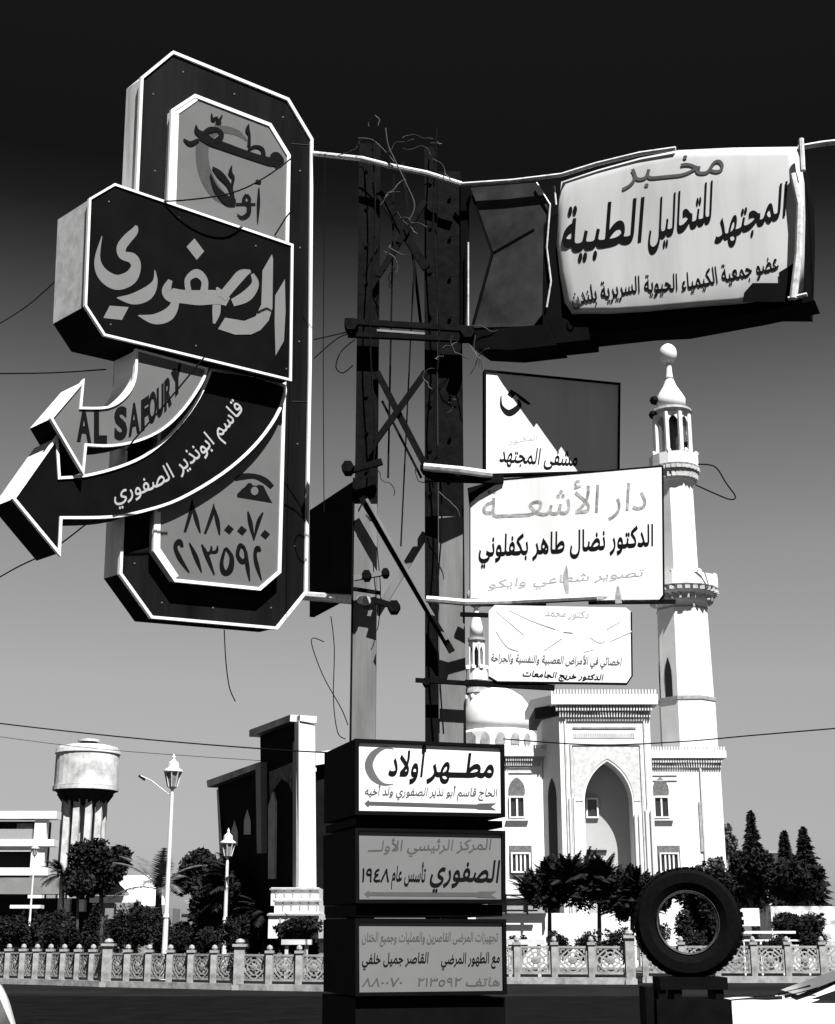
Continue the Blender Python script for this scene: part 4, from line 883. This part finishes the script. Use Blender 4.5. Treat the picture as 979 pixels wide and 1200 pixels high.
def lamp(px_, ytop, Y, label, s, arm=False, base=1150):
    x = xx(px_, 1000, Y); zt_ = hz(ytop, Y); t = thing('street_lamp', label, 'street lamp', (x, Y, 0), 'pale street lamps behind the railings')
    hd = 1.3 * s
    bm = bmesh.new(); lathe(bm, [(.14 * s, 0), (.14 * s, .5), (.1 * s, .6), (.085 * s, 2.2), (.11 * s, 2.25), (.08 * s, 2.4), (.06 * s, zt_ - hd)], (x, Y, 0), 10); put('post', bm, LAMPM, t)
    lantern((x, Y, zt_ - hd), s, t)
    if arm:
        bm = bmesh.new(); tube(bm, [(x, Y, zt_ - hd - .2), W(178, 915, Y), W(165, 909, Y)], .02, 6); put('arm', bm, LAMPM, t)
        bm = bmesh.new(); a = W(170, 914, Y); b = W(163, 909, Y); quadbox(bm, a, b, .1, .09); put('lamp_head', bm, PLAST, t)
lamp(198.5, 883, 56, 'tall pale street lamp with glass lantern left of the portal building', 1.13, True)
lamp(267, 970, 66, 'shorter street lamp among the trees in front of the portal building', 1.1)
lamp(41, 985, 70, 'slim pale lamp post in front of the flat-roofed block', .6)
# ================================================================== FENCE
def panel_mesh():
    bm = bmesh.new(); 
    def bar(a, b, c, d): box(bm, a, b, -.04, .04, c, d)
    bar(-.5, .5, .0, .08); bar(-.5, .5, .92, 1.0); bar(-.5, -.43, .081, .919); bar(.43, .5, .081, .919)
    lathe(bm, [(.001, -.05), (.13, -.04), (.15, .0), (.13, .04), (.001, .05)], (0, 0, .5), 10, axis='y')
    for r in (.26, .40):
        n = 20; v = []
        for k in range(n):
            a = 2 * math.pi * k / n; rr = r * (1 + .08 * math.cos(4 * a))
            for q, yy in ((rr - .03, -.03), (rr + .03, -.03), (rr + .03, .03), (rr - .03, .03)): v.append(bm.verts.new((q * math.cos(a), yy, .5 + q * math.sin(a))))
        for k in range(n):
            for j in range(4): bm.faces.new((v[k * 4 + j], v[k * 4 + (j + 1) % 4], v[(k + 1) % n * 4 + (j + 1) % 4], v[(k + 1) % n * 4 + j]))
    for k in range(8):
        a = math.pi / 8 + k * math.pi / 4; quadbox(bm, (.14 * math.cos(a), 0, .5 + .14 * math.sin(a)), (.44 * math.cos(a), 0, .5 + .44 * math.sin(a)), .05, .05, up=Vector((0, 1, 0)))
    for sx in (-1, 1):
        for sz in (-1, 1):
            quadbox(bm, (sx * .25, 0, .5 + sz * .38), (sx * .42, 0, .5 + sz * .38), .05, .06, up=Vector((0, 1, 0))); quadbox(bm, (sx * .38, 0, .5 + sz * .25), (sx * .38, 0, .5 + sz * .43), .05, .06, up=Vector((0, 1, 0)))
    bmesh.ops.recalc_face_normals(bm, faces=bm.faces); me = bpy.data.meshes.new('panel'); bm.to_mesh(me); bm.free(); return me
PME = panel_mesh(); PME.materials.append(FENCE); PMD = PME.copy(); PMD.materials.clear(); PMD.materials.append(FENCED)
def post_mesh(w_, h, m):
    bm = bmesh.new(); box(bm, -w_, w_, -w_, w_, 0, h); box(bm, -w_ * 1.35, w_ * 1.35, -w_ * 1.35, w_ * 1.35, h + .001, h + .09)
    lathe(bm, [(w_ * .7, h + .091), (w_ * .95, h + .16), (w_ * .7, h + .25), (.001, h + .29)], (0, 0, 0), 8); box(bm, -w_ * 1.25, w_ * 1.25, -w_ * 1.25, w_ * 1.25, -.001, .18)
    bmesh.ops.recalc_face_normals(bm, faces=bm.faces); me = bpy.data.meshes.new('post'); bm.to_mesh(me); bm.free(); me.materials.append(m); return me
PO, PO2 = post_mesh(.1, 1.28, FENCE), post_mesh(.16, 1.5, FENCE)
def fence_run(label, pts, big, dark, zs=1.):
    t = thing('railing', label, 'fence', pts[0])
    def ch(nm, me, loc, rz=0, sc_=(1, 1, 1)):
        o = bpy.data.objects.new(nm, me); col.objects.link(o); o.parent = t; o.location = Vector(loc) - t.location; o.rotation_euler = (0, 0, rz); o.scale = sc_
    for i, p in enumerate(pts): ch('post', PO2 if i in big else PO, p, 0, (1, 1, zs))
    for i, (a, b) in enumerate(zip(pts, pts[1:])):
        d = b - a; l = d.length - .22; rz = math.atan2(d.y, d.x)
        ch('panel', PMD if i in dark else PME, (a + b) / 2 + Vector((0, 0, .32 * zs)), rz, (l, 1, .92 * zs))
    bm = bmesh.new()
    for a, b in zip(pts, pts[1:]): quadbox(bm, a + Vector((0, 0, .11 * zs)), b + Vector((0, 0, .11 * zs)), .34, .22 * zs)
    put('plinth', bm, FENCE, t)
def FPt(px_, Y): q = W(px_, 1096 + 1.6 / Y * 1790, Y); return Vector((q.x, Y, 0))
LP = [(-12, 61), (8, 60.5), (25, 60), (41, 59.6), (57, 59.2), (73, 58.7), (90, 58.2), (107, 57.6), (125, 57), (148, 56.5), (173, 56), (198, 55.5), (223, 55), (250, 54.4), (280, 53.8), (315, 53.2), (350, 52.8), (386, 52.4)]
fence_run('long concrete railing with rosette panels running left from the sign stack', [FPt(p[0], p[1] * .85) for p in LP], (8, 14), (0, 1, 2, 3, 4, 5, 6, 7, 8, 9, 10, 11, 12, 13), .84)
RP = [(518, 51.8), (562, 51.6), (606.5, 51.4), (650.5, 51.2), (694, 51), (739.5, 50.8)]
fence_run('short concrete railing with rosette panels between the sign stack and the tyre', [FPt(*p) for p in RP], (5,), ())
R3 = [(757, 52.5), (800, 52.5), (842, 52.5), (885, 52.5), (925, 52.5), (966, 52.5), (1010, 52.5)]
fence_run('concrete railing with scroll panels behind and right of the tyre', [FPt(*p) for p in R3], (), (0, 1, 2))
for a_, b_, lab_ in ((592, 638, 'low pale bench slab just behind the railing left of the tyre'), (330, 365, 'low pale bench slab behind the railing beside the sign stack')):
    bm = bmesh.new(); Yb = 54.5; box(bm, xx(a_, 1100, Yb), xx(b_, 1100, Yb), Yb, Yb + .5, hz(1107, Yb), hz(1101, Yb)); box(bm, xx(a_ + 4, 1100, Yb), xx(a_ + 8, 1100, Yb), Yb + .1, Yb + .4, 0, hz(1107.2, Yb)); box(bm, xx(b_ - 8, 1100, Yb), xx(b_ - 4, 1100, Yb), Yb + .1, Yb + .4, 0, hz(1107.2, Yb))
    o = put('bench', bm, CONC); rebase(o, (xx(a_, 1100, Yb), Yb, 0)); tag(o, lab_, 'bench')
bm = bmesh.new(); Yb = 62
box(bm, xx(868, 1090, Yb), xx(1000, 1090, Yb), Yb, Yb + .3, hz(1103, Yb), hz(1101, Yb)); box(bm, xx(868, 1090, Yb), xx(935, 1090, Yb), Yb + .35, Yb + .6, hz(1094, Yb), hz(1091, Yb))
for q in (870, 890, 915, 945): box(bm, xx(q, 1090, Yb), xx(q + 2, 1090, Yb), Yb + .01, Yb + .29, 0, hz(1103.2, Yb))
box(bm, xx(872, 1090, Yb), xx(896, 1090, Yb), Yb + .7, Yb + 2, hz(1085, Yb), hz(1064, Yb)); o = put('low_wall', bm, STONE); rebase(o, (xx(868, 1090, Yb), Yb, 0)); tag(o, 'white barrier rails and block right of the tyre', 'barrier')
bm = bmesh.new(); Yb = 70; box(bm, xx(905, 1090, Yb), xx(1010, 1090, Yb), Yb, Yb + 1, 0, hz(1062, Yb)); o = put('garden_wall', bm, mat('mottled_wall', .6, .8, .5, 2, dark=.1)); rebase(o, (xx(905, 1090, Yb), Yb, 0)); tag(o, 'mottled pale garden wall at the right edge under the conifers', 'wall')
# ================================================================== VEGETATION
def leafcloud(bm, blobs, n, size, rnd, flat=.0):
    tot = sum(b[3] * b[4] * b[5] for b in blobs) 
    for (x, y, z, rx, ry, rz) in blobs:
        k = max(20, int(n * rx * ry * rz / tot))
        for _ in range(k):
            d = Vector((rnd.gauss(0, 1), rnd.gauss(0, 1), rnd.gauss(0, 1))).normalized() * (rnd.random() ** .35) * rnd.uniform(.75, 1.12)
            c = Vector((x + d.x * rx, y + d.y * ry, z + d.z * rz)); a = Vector((rnd.gauss(0, 1), rnd.gauss(0, 1), rnd.gauss(0, .7))).normalized(); b = a.cross(Vector((rnd.gauss(0, 1), rnd.gauss(0, 1), rnd.gauss(0, 1)))).normalized(); s = size * rnd.uniform(.5, 1.5)
            bm.faces.new([bm.verts.new(c + a * s), bm.verts.new(c + b * s * .45), bm.verts.new(c - a * s), bm.verts.new(c - b * s * .45)])
def tree(label, px_, ytop, ybot, wpx, Y, seed, m=LEAF, n=2600, trunk=True, nm='tree', cat='tree', size=.16, squash=1.):
    n = int(n * 2.6); size *= .62
    rnd = random.Random(seed); pm = 1736. / Y; zt_, zb_ = hz(ytop, Y), hz(ybot, Y); x = xx(px_, 1050, Y); R = wpx / 2 / pm; H = (zt_ - zb_)
    t = thing(nm, label, cat, (x, Y, 0)); cz = zb_ + H / 2
    bl = []
    for k in range(17):
        a = rnd.uniform(0, 6.28); e = rnd.uniform(-.9, 1); q = rnd.uniform(.3, .82); s = rnd.choice((.2, .26, .34, .44))
        bl.append((x + R * q * math.cos(a), Y + R * q * math.sin(a), cz + H / 2 * e * .62, R * s, R * s, H * .5 * s * 1.1))
    bl.append((x, Y, cz, R * .6, R * .6, H * .33))
    bm = bmesh.new(); leafcloud(bm, bl, n, size, rnd); put('crown', bm, m, t, recalc=False)
    if trunk:
        bm = bmesh.new(); r = max(.08, R * .09); top = Vector((x, Y, cz)); tube(bm, [(x, Y, 0), (x + r * .5, Y, zb_ * .6), (x - r * .4, Y, cz)], r * 1.4, 7, r * .6)
        for b in bl[:6]: tube(bm, [(x, Y, zb_ * .7 + cz * .25), ((x + b[0]) / 2, (Y + b[1]) / 2, (cz + b[2]) / 2 - H * .1), (b[0], b[1], b[2])], r * .6, 5, r * .2)
        put('trunk', bm, BARK, t)
    return t
def fronds(bm, c, n, L_, rnd, up=.9, lw=.09, droop=1.):
    for k in range(n):
        a = rnd.uniform(0, 6.28); e = rnd.uniform(-.1, 1.2) * up; pts = []; d = Vector((math.cos(a) * math.cos(e), math.sin(a) * math.cos(e), math.sin(e))); p = Vector(c)
        for j in range(8): pts.append(p.copy()); p = p + d * L_ / 8; d = (d + Vector((0, 0, -.16 * droop))).normalized()
        for j in range(7):
            a0, a1 = pts[j], pts[j + 1]; dd = (a1 - a0).normalized(); s = dd.cross(Vector((0, 0, 1))); s = s.normalized() if s.length > .01 else Vector((1, 0, 0))
            bm.faces.new([bm.verts.new(a0 - s * .015), bm.verts.new(a0 + s * .015), bm.verts.new(a1 + s * .012), bm.verts.new(a1 - s * .012)])
            for q in range(3):
                o_ = a0.lerp(a1, q / 3)
                for sg in (-1, 1):
                    tip = o_ + (s * sg * .8 + dd * .8 + Vector((0, 0, -.25))) * L_ * .2 * math.sin(.35 + 2.6 * (j + .5) / 7) * 1.1
                    bm.faces.new([bm.verts.new(o_), bm.verts.new(o_ + dd * lw * L_ * .5), bm.verts.new(tip)])
def palm(label, px_, ytop, ybot, Y, L_, seed, n=26, m=LEAF, nm='palm_tree', up=.9):
    rnd = random.Random(seed); x = xx(px_, 1050, Y); zc_ = hz(ybot, Y); t = thing(nm, label, 'palm', (x, Y, 0))
    bm = bmesh.new(); fronds(bm, (x, Y, zc_), n, L_, rnd, up); put('fronds', bm, m, t, recalc=False)
    bm = bmesh.new(); tube(bm, [(x, Y, 0), (x + .05, Y, zc_ * .5), (x, Y, zc_)], .22, 8, .17); put('trunk', bm, BARK, t); return t
tree('large round dark tree in front of the water tower columns', 119, 984, 1052, 72, 92, 1, n=4200, size=.3)
tree('lower dark shoulder tree left of the round one', 92, 1012, 1058, 42, 90, 2, n=1600, size=.26)
palm('small palm in front of the white apartment block', 72, 1000, 1026, 96, 2.0, 3, 22)
tree('dark bushy tree immediately right of the tall lamp', 232, 984, 1062, 80, 84, 4, n=4600, size=.28)
tree('dark ragged tree under the low wing of the portal building', 262, 1002, 1082, 60, 78, 5, n=3800, size=.26)
palm('pale-fronded palm just left of the tall lamp', 186, 1000, 1042, 80, 3.4, 6, 12, LEAF2, up=1.15)
palm('big dark palm in front of the portal building', 292, 995, 1040, 68, 2.9, 7, 44)
tree('tall dark evergreen mass beside the portal arch', 300, 972, 1095, 58, 69, 8, n=5200, size=.2)
palm('palm with fronds over the white plinth steps', 312, 1030, 1072, 64, 1.7, 9, 26)
def conifer(label, px_, ytop, Y, wpx, seed, ybot=1060):
    wpx *= 2.1
    rnd = random.Random(seed); x = xx(px_, 1050, Y); zt_ = hz(ytop, Y); pm = 1736. / Y; R = wpx / 2 / pm; t = thing('conifer', label, 'tree', (x, Y, 0))
    bm = bmesh.new(); zb_ = hz(ybot, Y) 
    for k in range(60):
        f = k / 59; z = zb_ + (zt_ - zb_) * f; rr = R * (1 - f) ** .95 * rnd.choice((.62, .8, 1., 1.12))
        for j in range(9):
            a = rnd.uniform(0, 6.28)
            for q in range(6):
                s = rr * (q + rnd.random()) / 6; c = Vector((x + s * math.cos(a), Y + s * math.sin(a), z - s * .4 + rnd.uniform(-.12, .12))); u = Vector((math.cos(a + rnd.uniform(-.7, .7)), math.sin(a + rnd.uniform(-.7, .7)), -.3)) * .34; v = Vector((rnd.gauss(0, .08), rnd.gauss(0, .08), .11))
                bm.faces.new([bm.verts.new(c - u * .3 - v), bm.verts.new(c + u), bm.verts.new(c - u * .3 + v)])
    put('crown', bm, LEAF, t, recalc=False); bm = bmesh.new(); tube(bm, [(x, Y, 0), (x, Y, zt_ - .2)], .2, 6, .03); put('trunk', bm, BARK, t)
conifer('pointed conifer nearest the mosque at the right', 886, 953, 110, 26, 11); conifer('thin conifer in the middle of the right-hand group', 924, 976, 112, 18, 12); conifer('broad conifer at the right edge of the photo', 947, 972, 108, 34, 13);
tree('pale light-leaved tree touching the mosque corner', 857, 962, 1010, 20, 98, 17, LEAF2, 1300, size=.2)
tree('wide dark tree below the conifers at the right', 880, 994, 1066, 70, 88, 18, n=4600, size=.26); tree('dark tree at the right edge behind the garden wall', 940, 1000, 1068, 78, 86, 19, n=4600, size=.26)
tree('pale bush at the foot of the mosque corner', 838, 1005, 1042, 30, 74, 20, LEAF2, 900, False, size=.18)
for i, (a, y0, y1, w_, lab_) in enumerate(((642, 1012, 1074, 74, 'dark spiky shrub in front of the left side of the porch'), (700, 1003, 1082, 84, 'dark spiky shrub in front of the arch of the porch'), (738, 1026, 1086, 44, 'dark spiky shrub closest to the tyre'))):
    rnd = random.Random(30 + i); Y = 68; x = xx(a, 1050, Y); pm = 1736. / Y; t = thing('shrub', lab_, 'shrub', (x, Y, 0)); bm = bmesh.new(); R = w_ / 2 / pm; zc_ = (hz(y0, Y) + hz(y1, Y)) / 2
    leafcloud(bm, [(x + rnd.uniform(-.6, .6) * R, Y + rnd.uniform(-.5, .5), zc_ + rnd.uniform(-.5, .4), R * .34, R * .34, (hz(y0, Y) - hz(y1, Y)) * .24) for _ in range(12)], 6000, .085, rnd)
    for _ in range(16): fronds(bm, (x + rnd.uniform(-.8, .8) * R, Y + rnd.uniform(-.4, .4), zc_ + rnd.uniform(-.7, .7)), 15, rnd.uniform(.9, 1.6), rnd, 1.1, .12, .5)
    put('crown', bm, LEAF, t, recalc=False); bm = bmesh.new(); tube(bm, [(x, Y, 0), (x + .1, Y, zc_)], .13, 6, .08); put('trunk', bm, BARK, t)
tree('wide dark tree between the round tree and the tall lamp', 160, 1064, 1112, 70, 76, 61, n=3000, size=.22)
tree('low broad dark tree right of the tall lamp', 222, 1079, 1112, 54, 74, 62, n=2600, size=.22)
tree('dark tree left of the shorter street lamp', 250, 1000, 1104, 50, 72, 63, n=3000, size=.22)
tree('dark tree filling the corner under the portal arch', 288, 1010, 1108, 50, 66, 64, n=3000, size=.2)
tree('squat dark tree behind the left end of the railing', 60, 1062, 1112, 70, 72, 65, n=2200, size=.2)
tree('dark tree whose crown fills the hole of the tyre', 822, 1014, 1118, 62, 66, 66, n=4200, size=.18)
tree('dark bushy tree behind the upper left of the tyre', 770, 1022, 1072, 44, 67, 67, n=2400, size=.18)
tree('dark bush in front of the white plinth steps', 350, 1073, 1112, 60, 55.5, 68, n=2400, size=.14)
tree('dark shrubbery under the white railing wall at the right edge', 935, 1068, 1112, 70, 64, 69, n=2400, size=.16)
SH = [(8, 1068, 26, 'leftmost'), (34, 1074, 26, 'second'), (62, 1064, 30, 'third'), (90, 1078, 24, 'fourth'), (112, 1060, 26, 'fifth'), (138, 1058, 34, 'sixth'), (166, 1052, 34, 'seventh'), (190, 1062, 30, 'eighth'), (216, 1080, 30, 'ninth'), (246, 1078, 34, 'tenth'), (276, 1066, 36, 'eleventh'), (306, 1078, 34, 'twelfth'), (338, 1088, 34, 'thirteenth'), (364, 1084, 28, 'fourteenth')]
for i, (a, y0, w_, o_) in enumerate(SH):
    tree(f'{o_} low dark shrub from the left along the long railing', a, y0, 1128, w_, 61 + (i % 3) * 1.6 + (3 if a < 60 else 0), 50 + i, LEAF, 1100, False, 'shrub', 'shrub', .11)
for i, (a, y0, w_, lab_) in enumerate(((604, 1096, 24, 'small plant behind the bench slab at the sign stack'), (655, 1090, 30, 'small plant under the spiky shrub'), (690, 1084, 44, 'dark low planting left of the tall railing post'), (722, 1082, 36, 'dark low planting hiding the wall beside the tyre'), (765, 1078, 40, 'dark low planting seen behind the tyre'), (815, 1084, 34, 'dark low planting seen through the tyre'), (852, 1070, 36, 'dark low planting right behind the tyre'), (905, 1092, 36, 'plant on the right behind the white barrier'), (945, 1088, 36, 'plant at the right edge behind the white barrier'))):
    tree(lab_, a, y0, 1130, w_, 59 + (i % 2) * 1.2, 90 + i, LEAF, 900, False, 'shrub', 'shrub', .1)
cy = palm('thin dark cypress shape standing before the gabled house', 160, 1042, 1070, 82, .9, 70, 30, up=1.3)
# ================================================================== TYRE SIGN
YT = 13.; tp = 1736. / YT; tx = xx(806, 1080, YT); tz = hz(1081, YT)
ty = thing('tyre', 'large truck tyre standing upright as a roadside sign at the right', 'tyre', (tx, YT, tz - 61 / 131.))
def ring(bm, prof, c, n=48, tilt=-.16):
    rings = []
    for k in range(n):
        a = 2 * math.pi * k / n; cur = []
        for r, y in prof:
            lx, lz = r * math.cos(a), r * math.sin(a); cur.append(bm.verts.new((c[0] + lx * math.cos(tilt) - y * math.sin(tilt), c[1] + y * math.cos(tilt) + lx * math.sin(tilt), c[2] + lz)))
        rings.append(cur)
    m_ = len(prof)
    for k in range(n):
        A, B = rings[k], rings[(k + 1) % n]
        for j in range(m_): bm.faces.new((A[j], A[(j + 1) % m_], B[(j + 1) % m_], B[j]))
u_ = .466
bm = bmesh.new(); ring(bm, [(u_ * .60, -.12), (u_ * .72, -.15), (u_ * .9, -.15), (u_ * .985, -.11), (u_, -.08), (u_, .08), (u_ * .985, .11), (u_ * .9, .15), (u_ * .72, .15), (u_ * .60, .12)], (tx, YT, tz)); put('casing', bm, RUBBER, ty, smooth=False)
bm = bmesh.new()
for k in range(44):
    a = 2 * math.pi * k / 44; tl = -.16
    for yy in (-.07, .07):
        lx, lz = u_ * .998 * math.cos(a), u_ * .998 * math.sin(a); c = Vector((tx + lx * math.cos(tl) - yy * math.sin(tl), YT + yy * math.cos(tl) + lx * math.sin(tl), tz + lz)); quadbox(bm, c - Vector((-math.sin(a), 0, math.cos(a))) * .022, c + Vector((-math.sin(a), 0, math.cos(a))) * .022, .11, .008, up=Vector((math.cos(a), 0, math.sin(a))))
tag(put('tread_blocks', bm, RUBBER, ty), kind='stuff')
bm = bmesh.new(); ring(bm, [(u_ * .60, -.10), (u_ * .575, -.12), (u_ * .545, -.08), (u_ * .55, .1), (u_ * .6, .1)], (tx, YT, tz)); put('rim', bm, RIM, ty)
sd = thing('tyre_stand', 'black metal stand with short legs under the upright tyre', 'stand', (tx, YT, 0))
zt0 = tz - u_ * .93
bm = bmesh.new(); box(bm, tx - .3, tx + .28, YT - .2, YT + .2, zt0 - .12, zt0 - .02); put('cradle', bm, BLACK, sd)
bm = bmesh.new(); box(bm, xx(745, 1160, YT), xx(870, 1160, YT), YT - .22, YT + .22, hz(1183, YT), hz(1153, YT)) if False else box(bm, tx - .34, tx + .3, YT - .22, YT + .22, .3, zt0 - .2); put('box', bm, BLACK, sd)
for px_ in (757, 772, 790, 838):
    bm = bmesh.new(); x_ = xx(px_, 1150, YT); box(bm, x_ - .035, x_ + .035, YT - .18, YT + .18, .0, zt0 - .1); put('leg', bm, BLACK, sd)
# ================================================================== CARS
def car(label, pos, rz, prof, wins, wheelx, w_=.84, paint=CARW, nm='car', tuck=.16):
    """side outline (x forward, z up) lofted across the width, narrower above the waist"""
    t = thing(nm, label, 'car', pos); t.rotation_euler = (0, 0, rz)
    zw = .92; ztop = max(z for x, z in prof)
    def wy(z, f): return f * (w_ - (tuck * max(0, z - zw) / (ztop - zw)) - .05 * max(0, .45 - z))
    P = spline(prof, 5, True); bm = bmesh.new(); cols = []
    for f in (-1, -.97, -.85, -.5, 0, .5, .85, .97, 1):
        drop = {1: .06, .97: .02, .85: .004}.get(abs(f), -.0 if f else -.012)
        cols.append([bm.verts.new((x * (1 - .012 * abs(f) ** 4), wy(z, f), z - (drop if z > .6 else 0) )) for x, z in P])
    n = len(P)
    for A, B in zip(cols, cols[1:]):
        for i in range(n): bm.faces.new((A[i], A[(i + 1) % n], B[(i + 1) % n], B[i]))
    for c in (cols[0], cols[-1]):
        tri = tessellate_polygon([[Vector((v.co.x, v.co.z, 0)) for v in c]])
        for q in tri:
            try: bm.faces.new([c[i] for i in q])
            except ValueError: pass
    bmesh.ops.recalc_face_normals(bm, faces=bm.faces); me = bpy.data.meshes.new('body'); bm.to_mesh(me); bm.free(); me.materials.append(paint)
    for p in me.polygons: p.use_smooth = True
    def ch(nm_, me_, m=None, par=t, loc=(0, 0, 0)):
        if m: me_.materials.append(m)
        o = bpy.data.objects.new(nm_, me_); col.objects.link(o); o.parent = par; o.location = loc; return o
    b_ = ch('body', me)
    for wn in wins:
        for sg in (-1, 1):
            bm = bmesh.new(); vs = [bm.verts.new((x, wy(z, sg) + sg * .012 * 1, z)) for x, z in wn]; bm.faces.new(vs); m2 = bpy.data.meshes.new('side_window'); bm.to_mesh(m2); bm.free(); ch('side_window', m2, CARG)
    for x in wheelx:
        for sg in (-1, 1):
            bm = bmesh.new(); lathe(bm, [(.2, -.1), (.3, -.1), (.32, -.06), (.32, .06), (.3, .1), (.2, .1), (.19, .06), (.001, .06)], (0, 0, 0), 24, axis='y'); m2 = bpy.data.meshes.new('wheel'); bm.to_mesh(m2); bm.free(); wh = ch('wheel', m2, RUBBER, t, (x, sg * (w_ - .06), .32))
            bm = bmesh.new(); lathe(bm, [(.001, -.105), (.12, -.105), (.19, -.09), (.19, .105)], (0, 0, 0), 16, axis='y'); m2 = bpy.data.meshes.new('hubcap'); bm.to_mesh(m2); bm.free(); ch('hubcap', m2, CHROME, wh)
    return t, ch, wy
SED = [(-2.1, .35), (-2.15, .6), (-2.1, .9), (-1.7, .98), (-1.35, 1.0), (-.95, 1.27), (-.4, 1.32), (.1, 1.26), (.8, .99), (1.3, .97), (1.9, .9), (2.14, .75), (2.17, .5), (2.1, .32), (0, .25)]
def finish(t, ch, wy, fx, bx, wsh, rw, k=.86):
    for nm, (xa_, za_, xb_, zb_) in (('windscreen', wsh), ('rear_window', rw)):
        bm = bmesh.new(); sx = 1 if nm == 'windscreen' else -1
        v = [bm.verts.new((xa_ + sx * .02, wy(za_, -k), za_ + .015)), bm.verts.new((xa_ + sx * .02, wy(za_, k), za_ + .015)), bm.verts.new((xb_ + sx * .02, wy(zb_, k), zb_ + .015)), bm.verts.new((xb_ + sx * .02, wy(zb_, -k), zb_ + .015))]; bm.faces.new(v); m2 = bpy.data.meshes.new(nm); bm.to_mesh(m2); bm.free(); ch(nm, m2, CARG)
    for sg in (-1, 1):
        for nm, x, m in (('headlight', fx, CHROME), ('tail_light', bx, SHADEST)):
            bm = bmesh.new(); box(bm, x - .04, x + .03, sg * .6 - .14, sg * .6 + .14, .62, .76); m2 = bpy.data.meshes.new(nm); bmesh.ops.recalc_face_normals(bm, faces=bm.faces); bm.to_mesh(m2); bm.free(); ch(nm, m2, m)
    for x in (fx, bx):
        bm = bmesh.new(); box(bm, x - .06, x + .07, -.8, .8, .38, .5); m2 = bpy.data.meshes.new('bumper'); bmesh.ops.recalc_face_normals(bm, faces=bm.faces); bm.to_mesh(m2); bm.free(); ch('bumper', m2, CHROME)
    bm = bmesh.new(); box(bm, fx + .0, fx + .035, -.42, .42, .6, .74); m2 = bpy.data.meshes.new('grille'); bmesh.ops.recalc_face_normals(bm, faces=bm.faces); bm.to_mesh(m2); bm.free(); ch('grille', m2, PLAST)
YC = 15.; nose = xx(778, 1160, YC)
c_ = car('white car entering the bottom right corner with only its bonnet in view', (nose + 2.15 * math.cos(.12), YC + .3, .004), math.pi - .12, SED, [[(-1.3, 1.02), (-.92, 1.22), (-.3, 1.25), (-.3, 1.0)], [(-.25, 1.0), (-.25, 1.25), (.08, 1.2), (.7, 1.0)]], (-1.35, 1.35))
finish(*c_, 2.13, -2.12, (.77, 1.02, .13, 1.25), (-1.32, 1.03, -.98, 1.25))
_, ch, wy = c_
for (za, zb, y_) in ((.955, .965, .3), (.955, .965, -.3)):
    bm = bmesh.new(); tube(bm, [(.9, y_, .995), (1.2, y_ * 1.05, .98), (1.95, y_ * 1.1, .905)], .018, 6); m2 = bpy.data.meshes.new('bonnet_crease'); bm.to_mesh(m2); bm.free(); ch('bonnet_crease', m2, PLAST)
for y_ in (.25, -.35):
    bm = bmesh.new(); tube(bm, [(.86, y_, 1.0), (.72, y_ + .3, 1.05), (.6, y_ + .52, 1.1)], .014, 5); m2 = bpy.data.meshes.new('wiper'); bm.to_mesh(m2); bm.free(); ch('wiper', m2, PLAST)
VAN = [(-2.0, .35), (-2.06, .8), (-2.0, 1.1), (-1.88, 1.38), (-1.6, 1.45), (0, 1.47), (.7, 1.42), (1.25, 1.05), (1.8, .9), (2.0, .7), (2.02, .45), (1.95, .32), (0, .25)]
YV = 7.2; tail = xx(44, 1150, YV + 1.75)
c_ = car('white estate car whose rear corner shows at the bottom left', (tail - 2.06, YV + .9, .004), math.pi, VAN, [[(-1.75, 1.0), (-1.72, 1.34), (-.9, 1.37), (-.9, 1.0)], [(-.8, 1.0), (-.8, 1.37), (.1, 1.37), (.1, 1.0)]], (-1.3, 1.3), nm='estate_car')
finish(*c_, 1.98, -2.03, (1.2, 1.08, .75, 1.38), (-2.02, 1.05, -1.9, 1.3), .62)
for o in list(bpy.data.objects):
    if o.get('label') is None and False: pass
